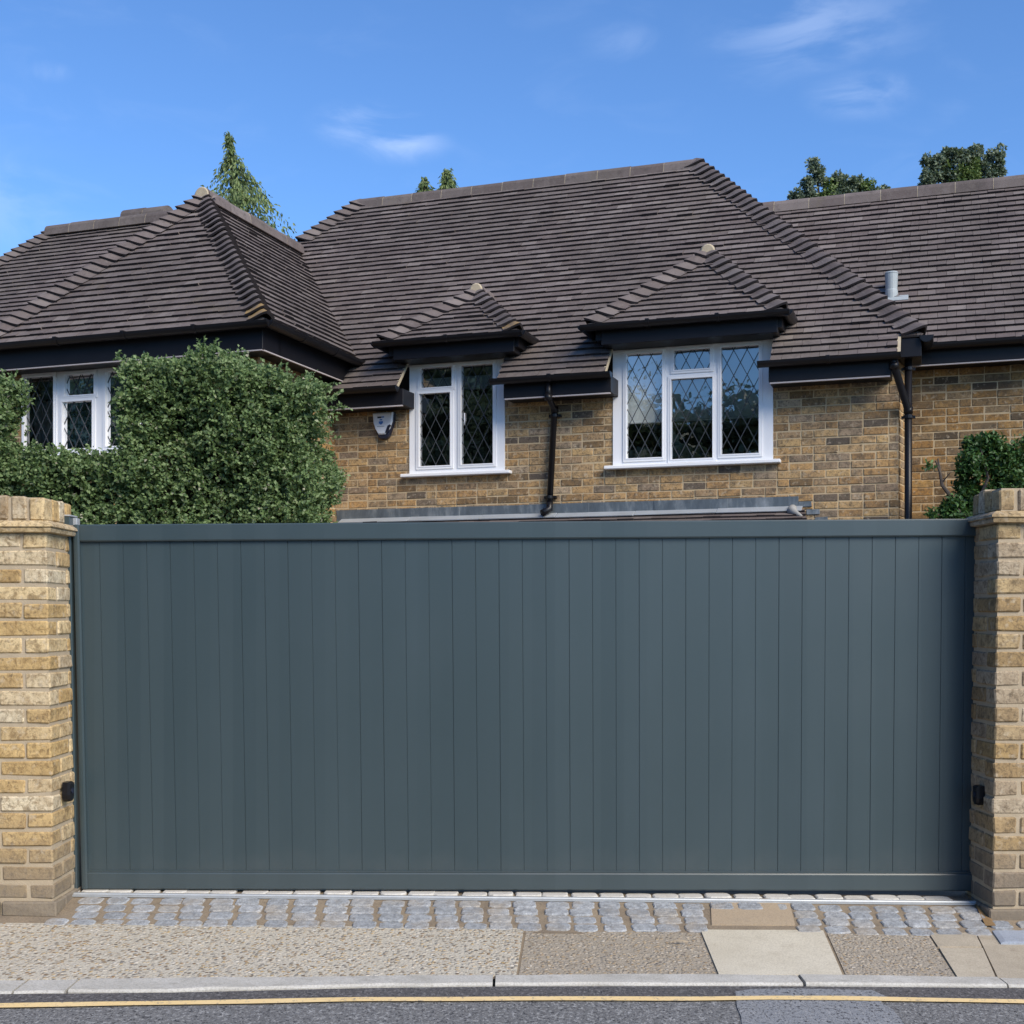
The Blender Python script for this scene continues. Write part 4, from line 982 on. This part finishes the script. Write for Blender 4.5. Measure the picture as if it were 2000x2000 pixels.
# the hedge: clipped boxes with a notch for the window, standing behind the gate about 8.6 m from the camera
HY = 8.6
def hx(px): return (px - 1000) / F * HY
def hz(py): return CAMH + (HOR - py) * HY / F
H_ = empty('hedge', (hx(330), HY + .6, 0)); tag(H_, 'dense clipped green hedge with a window notch behind the gate', 'hedge')
blocks = [(hx(-620), hx(-6), 0, hz(750), HY, HY + .5), (hx(-20), hx(235), 0, hz(884), HY, HY + .7), (hx(222), hx(600), 0, hz(722), HY, HY + .75)]
def topz(x):                                           # clipped top of the tall block drops to its right end
    px = 1000 + x * F / HY
    return np.where(px > 190, np.interp(px, [190, 212, 330, 480, 555, 595, 625, 700], [hz(694), hz(674), hz(690), hz(700), hz(718), hz(738), hz(768), hz(840)]), 99)
body = MB()
C = []; Dn = []
for bi, (x0, x1, z0, z1, y0, y1) in enumerate(blocks):
    def surf(n, face):
        u = RNG.uniform(size=n); v = RNG.uniform(size=n)
        if face == 'f': P = np.stack([x0 + (x1 - x0) * u, np.full(n, y0), .6 + (z1 + .12 - .6) * v], 1); N = np.tile([0, -1., .15], (n, 1))
        if face == 't': P = np.stack([x0 + (x1 - x0) * u, y0 + (y1 - y0) * v, np.full(n, z1)], 1); N = np.tile([0, -.1, 1.], (n, 1))
        if face == 'r': P = np.stack([np.full(n, x1), y0 + (y1 - y0) * u, .6 + (z1 - .6) * v], 1); N = np.tile([1., 0, .15], (n, 1))
        if face == 'l': P = np.stack([np.full(n, x0), y0 + (y1 - y0) * u, .6 + (z1 - .6) * v], 1); N = np.tile([-1., 0, .15], (n, 1))
        return P, N
    zlo = 1.35
    def surf2(n, face, lo, hi):
        P, N = surf(n, face)
        if face in 'frl': P[:, 2] = lo + (hi - lo) * RNG.uniform(size=n)
        return P, N
    for face, wdt_ in (('f', x1 - x0), ('t', x1 - x0), ('r', y1 - y0), ('l', y1 - y0)):
        if bi == 1 and face in 'rl': continue
        for lo, hi, den in ((.1, zlo, 1000), (zlo, z1 + .06, 2100)):
            if face == 't':
                if lo < 1: continue
                P, N = surf2(int(wdt_ * (y1 - y0) * 1500), 't', lo, hi)
            else: P, N = surf2(int(wdt_ * (hi - lo) * (den if face in 'fr' else den * .6)), face, lo, hi)
            if bi == 2:
                tz = topz(P[:, 0])
                if face == 't': P[:, 2] = tz
                else: k = P[:, 2] < tz; P, N = P[k], N[k]
                px = (P[:, 0] - (x1 - .16)); k = px > 0
                P[:, 1] += np.where(k & (face == 'f'), (np.abs(px) / .16) ** 2 * .22, 0)
                bul = .06 * np.sin((P[:, 2] - 1.2) * 2.0); P[:, 0] += np.where(P[:, 0] > x1 - .2, bul, 0)
                N[:, 0] += np.where(k, .8, 0)
            b = vnoise(P, 3.2, 5) * .045 + vnoise(P, 9.5, 6) * .105 + vnoise(P, 22., 7) * .05
            dp = RNG.uniform(size=len(P)) ** 2 * .16
            P = P + N * (b - .04 - dp)[:, None]; C.append(P); Dn.append(N)
    xs_ = np.linspace(x0 + .16, x1 - .22, 9)
    for q in range(8):
        zt = z1 - .2 if bi < 2 else float(min(topz(np.array([xs_[q], xs_[q + 1]])))) - .2
        body.box(wf, xs_[q], xs_[q + 1], .02, zt, y0 + .24, y1 - .16)
C = np.concatenate(C); Dn = np.concatenate(Dn)
# sprigs: a shoot with leaf pairs
n = len(C); shoot = Dn + RNG.normal(size=(n, 3)) * .55 + np.array([0, 0, .35]); shoot /= np.linalg.norm(shoot, axis=1, keepdims=True)
ln = RNG.uniform(.05, .11, n); ln[RNG.uniform(size=n) < .02] *= 1.5
PC = []; PD = []; PL = []
for k in range(7):
    t = (k + 1) / 7; p = C + shoot * (ln * (t - .35))[:, None]
    d = shoot * .55 + RNG.normal(size=(n, 3)) * .62; PC.append(p); PD.append(d); PL.append(RNG.uniform(.024, .042, n) * (1.1 - .3 * t))
PC = np.concatenate(PC); PD = np.concatenate(PD); PL = np.concatenate(PL)
body.build('branches', M['twig'], H_)
leaves('foliage', PC, PD, PL, PL * .36, M['hedge'], H_, face=(.25, -.75, .75))

def limbs(mb, base, tips, r0):
    for tpt in tips:
        tpt = Vector(tpt); mid = base.lerp(tpt, .5) + Vector((random.uniform(-.1, .1), random.uniform(-.1, .1), .05)); mb.tube([base, mid, tpt], [r0, r0 * .6, r0 * .2], 7)
# climbing shrub on the right
SY = 10.6
def sx(px, Y=SY): return (px - 1000) / F * Y
def sz(py, Y=SY): return CAMH + (HOR - py) * Y / F
SHB = empty('climbing_shrub', (sx(1940), SY, 0)); tag(SHB, 'loose dark green shrub against the wall behind the right pillar', 'shrub')
C = []; rr_ = []
for (px_, py_, r, m) in ((1912, 872, .09, 170), (1940, 865, .07, 90), (1900, 910, .12, 190), (1955, 900, .16, 300), (1995, 930, .2, 320), (1975, 960, .2, 300), (1890, 948, .07, 60), (1905, 965, .11, 170), (1920, 985, .12, 170), (1862, 990, .07, 120), (1850, 1000, .05, 60), (1880, 1010, .1, 120), (1950, 1010, .22, 300), (2030, 900, .25, 300), (2040, 980, .3, 300), (1930, 1090, .28, 260), (1990, 1120, .32, 300), (1900, 1170, .26, 240), (1960, 1230, .34, 320), (1925, 1320, .34, 320), (1980, 1380, .34, 300), (1822, 1006, .04, 18), (1815, 915, .02, 4)):
    g = RNG.normal(size=(m, 3)); g /= np.linalg.norm(g, axis=1, keepdims=True); g *= (RNG.uniform(.25, 1, m) ** .5)[:, None]
    C.append(np.array([sx(px_), SY + .15 * random.random(), sz(py_)]) + g * r * np.array([1, .8, 1]))
C = np.concatenate(C); n = len(C); PC = []; PD = []
for k in range(6): d = RNG.normal(size=(n, 3)) + np.array([0, -.4, .3]); PC.append(C + RNG.normal(size=(n, 3)) * .02); PD.append(d)
M['shrub'] = leaf_mat('shrub_leaf', [(0, (.018, .045, .014)), (.4, (.03, .08, .022)), (.8, (.05, .12, .03)), (1, (.08, .17, .045))], .2)
PC = np.concatenate(PC); leaves('foliage', PC, np.concatenate(PD), RNG.uniform(.03, .055, len(PC)), .014, M['shrub'], SHB, face=(.2, -.6, .6))
mb = MB(); b0 = Vector((sx(1905), SY + .1, sz(1015)))
mb.tube([Vector((sx(1930), SY + .2, 0)), b0, Vector((sx(1880), SY + .12, sz(985))), Vector((sx(1848), SY + .1, sz(945))), Vector((sx(1843), SY + .1, sz(915))), Vector((sx(1838), SY + .08, sz(893)))], [.05, .035, .022, .016, .012, .006], 8)
mb.tube([Vector((sx(1845), SY + .1, sz(925))), Vector((sx(1832), SY + .06, sz(898))), Vector((sx(1822), SY + .06, sz(903)))], [.01, .007, .003], 6)
mb.tube([Vector((sx(1848), SY + .1, sz(940))), Vector((sx(1858), SY + .02, sz(922)))], [.009, .003], 6)
limbs(mb, b0, [(sx(1915), SY, sz(875)), (sx(1960), SY, sz(890)), (sx(2000), SY, sz(925)), (sx(1870), SY, sz(1000))], .025)
mb.build('branches', plain('bare_bark', (.10, .085, .075), .9, .1, .4, 30, .5), SHB)

# trees behind the house
def tp(px_, py_, Y): return np.array([(px_ - 1000) / F * Y, Y, CAMH + (HOR - py_) * Y / F])
M['bark'] = plain('tree_bark', (.07, .055, .04), .95, .1, .4, 10, .7)
M['con'] = leaf_mat('conifer_spray', [(0, (.04, .065, .03)), (.35, (.085, .135, .045)), (.65, (.15, .205, .07)), (1, (.21, .27, .10))], .15)
M['broad'] = leaf_mat('broadleaf_dark', [(0, (.075, .105, .08)), (.45, (.12, .16, .11)), (.8, (.165, .21, .135)), (1, (.22, .26, .165))], .15)
M['broadl'] = leaf_mat('broadleaf_young', [(0, (.06, .11, .03)), (.5, (.11, .17, .05)), (1, (.19, .25, .085))], .2)
def conifer(Y, tip, half, base_py, label, cols, dens=1.0, lean=None, seed=1, hw=None):
    r = np.random.default_rng(seed); rs = random.Random(seed)
    t0 = tp(*tip, Y); zb = tp(tip[0], base_py, Y)[2]; x0 = t0[0]; hgt = t0[2]; sc = Y / F
    E_ = empty('conifer_tree', (x0, Y, 0)); tag(E_, label, 'tree', 'trees showing above the roofs')
    mb = MB(); mb.tube([(x0, Y, -.1), (x0, Y, hgt * .5), (x0 + (lean or 0) * .3, Y, hgt * .9), (x0 + (lean or 0), Y, hgt)], [.2, .13, .04, .012], 8); mb.build('trunk', M['bark'], E_)
    PC = []; PD = []; PL = []
    z = hgt
    prof = hw
    while z > 2.0:
        py = HOR - (z - CAMH) * F / Y
        hwid = np.interp(py, [p[0] for p in prof], [p[1] for p in prof]) * sc
        nb = int((3 + hwid * 15) * dens) if py < 480 else int(4)
        for _ in range(nb):
            an = rs.uniform(0, 6.283); rad = hwid * rs.uniform(.75, 1.5); m = 26 if py < 480 else 8
            t = r.uniform(0, 1, m); xc = x0 + (lean or 0) * max(0, 1 - (hgt - z) / .9)
            droop = (.25 + .55 * rad)
            P = np.stack([xc + math.cos(an) * rad * t, Y + math.sin(an) * rad * t, z - droop * t ** 2 + .12 * t], 1) + r.normal(size=(m, 3)) * .035
            d = np.stack([np.full(m, math.cos(an) * .45), np.full(m, math.sin(an) * .45), -.9 * np.ones(m)], 1) + r.normal(size=(m, 3)) * .35
            PC.append(P); PD.append(d); PL.append(r.uniform(.06, .14, m))
        z -= .075 if py < 480 else .3
    PC = np.concatenate(PC); PL = np.concatenate(PL); leaves('crown', PC, np.concatenate(PD), PL, PL * .18, cols, E_, face=(.2, -.7, .5))
    return E_
conifer(26, (460, 262), 60, 440, 'tall drooping conifer above the roof of the left wing', M['con'], .62, lean=-.16, seed=4,
        hw=[(255, 4), (300, 9), (312, 26), (345, 58), (380, 88), (420, 118), (450, 130), (600, 140), (1200, 150)])
conifer(30, (874, 334), 20, 385, 'pointed light green conifer tip over the main ridge', M['con'], 1.1, seed=6, hw=[(333, 5), (350, 16), (372, 26), (390, 30), (500, 40), (1200, 80)])
conifer(30, (840, 350), 15, 385, 'smaller drooping conifer tip, left of the pointed tip over the main ridge', M['con'], .9, lean=-.16, seed=8, hw=[(349, 4), (358, 10), (372, 20), (390, 26), (500, 34), (1200, 70)])
def broadleaf(Y, clumps, x_px, label, seed):
    r = np.random.default_rng(seed); x0 = (x_px - 1000) / F * Y; sc = Y / F
    E_ = empty('broadleaf_tree', (x0, Y, 0)); tag(E_, label, 'tree', 'trees showing above the roofs')
    top = max(CAMH + (HOR - c[1]) * sc for c in clumps)
    mb = MB(); base = Vector((x0, Y, top * .55)); mb.tube([(x0, Y, -.1), (x0 + .1, Y, top * .3), tuple(base)], [.28, .2, .14], 9)
    limbs(mb, base, [tp(c[0], c[1], Y) for c in clumps], .07); mb.build('trunk', M['bark'], E_)
    for mat, sel in (('broad', 0), ('broadl', 1)):
        PC = []; PD = []
        for (cx, cy, rad, kind) in clumps:
            if kind != sel: continue
            c = tp(cx, cy, Y); R_ = rad * sc; m = int(1500 * (rad / 25) ** 2)
            for sub in range(9):
                o = r.normal(size=3); o = o / np.linalg.norm(o) * R_ * r.uniform(.4, .95); rr = R_ * r.uniform(.3, .6); k = m // 9
                g = r.normal(size=(k, 3)); g /= np.linalg.norm(g, axis=1, keepdims=True); g *= (r.uniform(.2, 1, k) ** .45)[:, None]
                PC.append(c + o + g * rr); PD.append(g + r.normal(size=(k, 3)) * .7 + np.array([0, 0, .3]))
        if PC:
            PC = np.concatenate(PC); PL = r.uniform(.05, .10, len(PC)); leaves('crown', PC, np.concatenate(PD), PL, PL * .33, M[mat], E_, face=(.2, -.6, .6))
    return E_
lowA = [(1640 + 60 * math.cos(2.1 * k), 450 + 42 * k, 70, 0) for k in range(5)]
broadleaf(30, [(1592, 330, 17, 0), (1597, 350, 18, 0), (1572, 370, 20, 0), (1555, 388, 14, 0), (1580, 392, 18, 0), (1618, 372, 20, 1), (1640, 348, 15, 0), (1650, 372, 19, 0), (1672, 360, 19, 0), (1690, 372, 17, 1),
               (1700, 385, 17, 0), (1715, 380, 10, 0), (1727, 370, 7, 0), (1628, 392, 22, 0), (1665, 395, 20, 0), (1602, 395, 15, 1)] + lowA, 1640, 'bushy tree with three crown tips above the right roof', 14)
lowB = [(1880 + 60 * math.cos(2.1 * k), 430 + 42 * k, 66, 0) for k in range(5)]
broadleaf(30, [(1820, 315, 20, 0), (1848, 308, 20, 0), (1852, 322, 17, 1), (1885, 305, 18, 0), (1910, 306, 20, 0), (1942, 308, 19, 0), (1948, 330, 16, 0), (1930, 335, 18, 0), (1900, 330, 19, 1), (1880, 345, 20, 1), (1820, 345, 20, 0),
               (1808, 362, 15, 0), (1845, 350, 19, 0), (1870, 365, 18, 1), (1905, 355, 17, 1), (1930, 355, 16, 0), (1860, 335, 20, 0)] + lowB, 1880, 'rounded dense tree, rightmost above the right roof', 15)

# trees across the street, behind the camera: they show in the window panes and in the sheen of the gate
def street_tree(name, x, y, tiers, label, seed, mat='broad'):
    r = np.random.default_rng(seed); E_ = empty(name, (x, y, 0)); tag(E_, label, 'tree')
    top = max(t[0] for t in tiers); mb = MB(); mb.tube([(x, y, -.2), (x + .1, y, top * .5), (x, y, top)], [.5, .35, .08], 10)
    PC = []; PD = []; PL = []
    for (z, rad, dirs) in tiers:
        for an in dirs:
            e = Vector((x + math.cos(an) * rad, y + math.sin(an) * rad, z + .3)); mb.tube([(x, y, z - .5), tuple(e)], [.12, .03], 6)
            m = 900; t = r.uniform(.2, 1, m) ** .7; sp = rad * .28
            P = np.stack([x + math.cos(an) * rad * t, y + math.sin(an) * rad * t, z - .5 + .8 * t], 1) + r.normal(size=(m, 3)) * np.array([sp, sp, .22])
            PC.append(P); PD.append(r.normal(size=(m, 3)) + np.array([0, 0, .5])); PL.append(r.uniform(.3, .6, m))
    mb.build('trunk', M['bark'], E_); PC = np.concatenate(PC); PL = np.concatenate(PL); leaves('crown', PC, np.concatenate(PD), PL, PL * .4, M[mat], E_)
street_tree('cedar_tree', -13.0, -14.0, [(z, rd, [k * 1.05 + z for k in range(6)]) for z, rd in ((3.2, 5.0), (5.4, 4.6))] + [(7.2, 4.4, [.3, 1.9, 3.3, 5.2])], 'spreading flat-tiered cedar across the street', 31)
for gx, gy, sd_, lb_ in ((-24.5, -13.5, 32, 'tall dense garden tree across the street, beside the cedar'), (-34.0, -14.0, 33, 'tall dense garden tree across the street, second from the cedar'), (-45.0, -13.0, 34, 'tall dense garden tree across the street, farthest from the cedar')):
    street_tree('garden_tree', gx, gy, [(z, rd, [k * .9 + z for k in range(7)]) for z, rd in ((2.0, 5.0), (3.5, 5.5), (5.0, 5.5), (6.5, 5.5), (8.0, 5.5), (9.5, 5.2), (11.0, 4.6), (12.5, 3.5), (13.6, 2))], lb_, sd_)

SH = empty('added_street_hedge', (-7.5, -9.2, 0)); tag(SH, 'tall dark hedge added out of view across the street to darken the left half of the gate', 'hedge')  # unseen hedge, added to darken the gate's left half by reflection and blocked sky
mb = MB(); mb.box(wf, -15.5, -.6, -.2, 3.5, -10.2, -9.0); mb.build('branches', M['twig'], SH)
n = 9000; P = np.stack([RNG.uniform(-15.6, -.5, n), -8.95 + RNG.normal(size=n) * .12, RNG.uniform(0, 3.6, n)], 1); PL = RNG.uniform(.10, .2, n)
leaves('foliage', P, RNG.normal(size=(n, 3)) + np.array([0, .5, .3]), PL, PL * .4, M['shrub'], SH)
# ------------------------------------------------------------------ SKY, SUN, CAMERA
SUN_AZ, SUN_EL = R(37), R(37)                          # azimuth: to the right of straight behind the camera
wd = bpy.data.worlds.new('World'); SC.world = wd; wd.use_nodes = True; nt = wd.node_tree; nd = nt.nodes; bg = nd['Background']
sky = nd.new('ShaderNodeTexSky'); sky.sky_type = 'NISHITA'; sky.sun_disc = False; sky.sun_elevation = SUN_EL; sky.sun_rotation = math.pi - SUN_AZ
sky.air_density = 1.0; sky.dust_density = .1; sky.ozone_density = 5.0
def wn(t, **k):
    n = nd.new(t)
    for a_, b_ in k.items(): setattr(n, a_, b_)
    return n
lk = nt.links.new
tc = wn('ShaderNodeTexCoord')
cl = None
for (px_, py_, rad, st) in ((780, 278, .026, .42), (715, 245, .030, .30), (1580, 50, .058, .22), (1680, 185, .030, .28), (1210, 80, .022, .10), (100, 140, .012, .14), (10, 390, .07, .14)):
    dv = Vector(((px_ - 1000) / F, 1, (HOR - py_) / F)).normalized()
    sb = wn('ShaderNodeVectorMath', operation='SUBTRACT'); lk(tc.outputs['Generated'], sb.inputs[0]); sb.inputs[1].default_value = dv
    sl = wn('ShaderNodeVectorMath', operation='MULTIPLY'); lk(sb.outputs[0], sl.inputs[0]); sl.inputs[1].default_value = (.55, 1, 1.35)
    le = wn('ShaderNodeVectorMath', operation='LENGTH'); lk(sl.outputs[0], le.inputs[0])
    mr = wn('ShaderNodeMapRange', interpolation_type='SMOOTHSTEP'); lk(le.outputs['Value'], mr.inputs[0]); mr.inputs[1].default_value = rad; mr.inputs[2].default_value = 0; mr.inputs[3].default_value = 0; mr.inputs[4].default_value = st
    if cl is None: cl = mr.outputs[0]
    else:
        mx = wn('ShaderNodeMath', operation='MAXIMUM'); lk(cl, mx.inputs[0]); lk(mr.outputs[0], mx.inputs[1]); cl = mx.outputs[0]
mpn = wn('ShaderNodeMapping'); mpn.inputs['Scale'].default_value = (7, 7, 16); mpn.inputs['Rotation'].default_value = (0, R(-18), 0); lk(tc.outputs['Generated'], mpn.inputs[0])
nz = wn('ShaderNodeTexNoise'); nz.inputs['Scale'].default_value = 1.6; nz.inputs['Detail'].default_value = 6; nz.inputs['Roughness'].default_value = .55; nz.inputs['Distortion'].default_value = .6; lk(mpn.outputs[0], nz.inputs['Vector'])
rp = wn('ShaderNodeMapRange', interpolation_type='SMOOTHSTEP'); lk(nz.outputs['Fac'], rp.inputs[0]); rp.inputs[1].default_value = .38; rp.inputs[2].default_value = .62
ml = wn('ShaderNodeMath', operation='MULTIPLY'); lk(cl, ml.inputs[0]); lk(rp.outputs[0], ml.inputs[1])
rp2 = wn('ShaderNodeMapRange', interpolation_type='SMOOTHSTEP'); lk(nz.outputs['Fac'], rp2.inputs[0]); rp2.inputs[1].default_value = .5; rp2.inputs[2].default_value = .8; rp2.inputs[4].default_value = .05
ad = wn('ShaderNodeMath', operation='ADD'); lk(ml.outputs[0], ad.inputs[0]); lk(rp2.outputs[0], ad.inputs[1])
mc = wn('ShaderNodeMix', data_type='RGBA'); lk(ad.outputs[0], mc.inputs[0]); tn = wn('ShaderNodeMix', data_type='RGBA', blend_type='MULTIPLY'); tn.inputs[0].default_value = 1; lk(sky.outputs[0], tn.inputs[6]); tn.inputs[7].default_value = (.82, 1.05, 1.28, 1); lk(tn.outputs[2], mc.inputs[6]); mc.inputs[7].default_value = (5.2, 6.2, 8.2, 1)
lk(mc.outputs[2], bg.inputs['Color']); bg.inputs['Strength'].default_value = .096
sd = bpy.data.lights.new('sun', 'SUN'); sd.energy = 3.0; sd.angle = R(38); sd.color = (1, .89, .73)
so = bpy.data.objects.new('sun', sd); COL.objects.link(so)
to_sun = Vector((math.sin(SUN_AZ) * math.cos(SUN_EL), -math.cos(SUN_AZ) * math.cos(SUN_EL), math.sin(SUN_EL)))
so.rotation_euler = to_sun.to_track_quat('Z', 'Y').to_euler(); so.location = to_sun * 30
cd = bpy.data.cameras.new('camera'); cam = bpy.data.objects.new('camera', cd); COL.objects.link(cam)
cam.location = (0, 0, CAMH); cam.rotation_euler = (R(90), 0, 0); cd.sensor_width = 36; cd.sensor_fit = 'HORIZONTAL'; cd.lens = 36 * F / 2000; cd.shift_y = .1
cd.clip_start = .05; cd.clip_end = 3000; SC.camera = cam
vs_ = SC.view_settings; vs_.view_transform = 'Standard'; vs_.look = 'None'; vs_.gamma = 1; vs_.use_curve_mapping = False; vs_.exposure = 0.75
SC.cycles.use_denoising = True; SC.cycles.max_bounces = 6; SC.cycles.transparent_max_bounces = 12
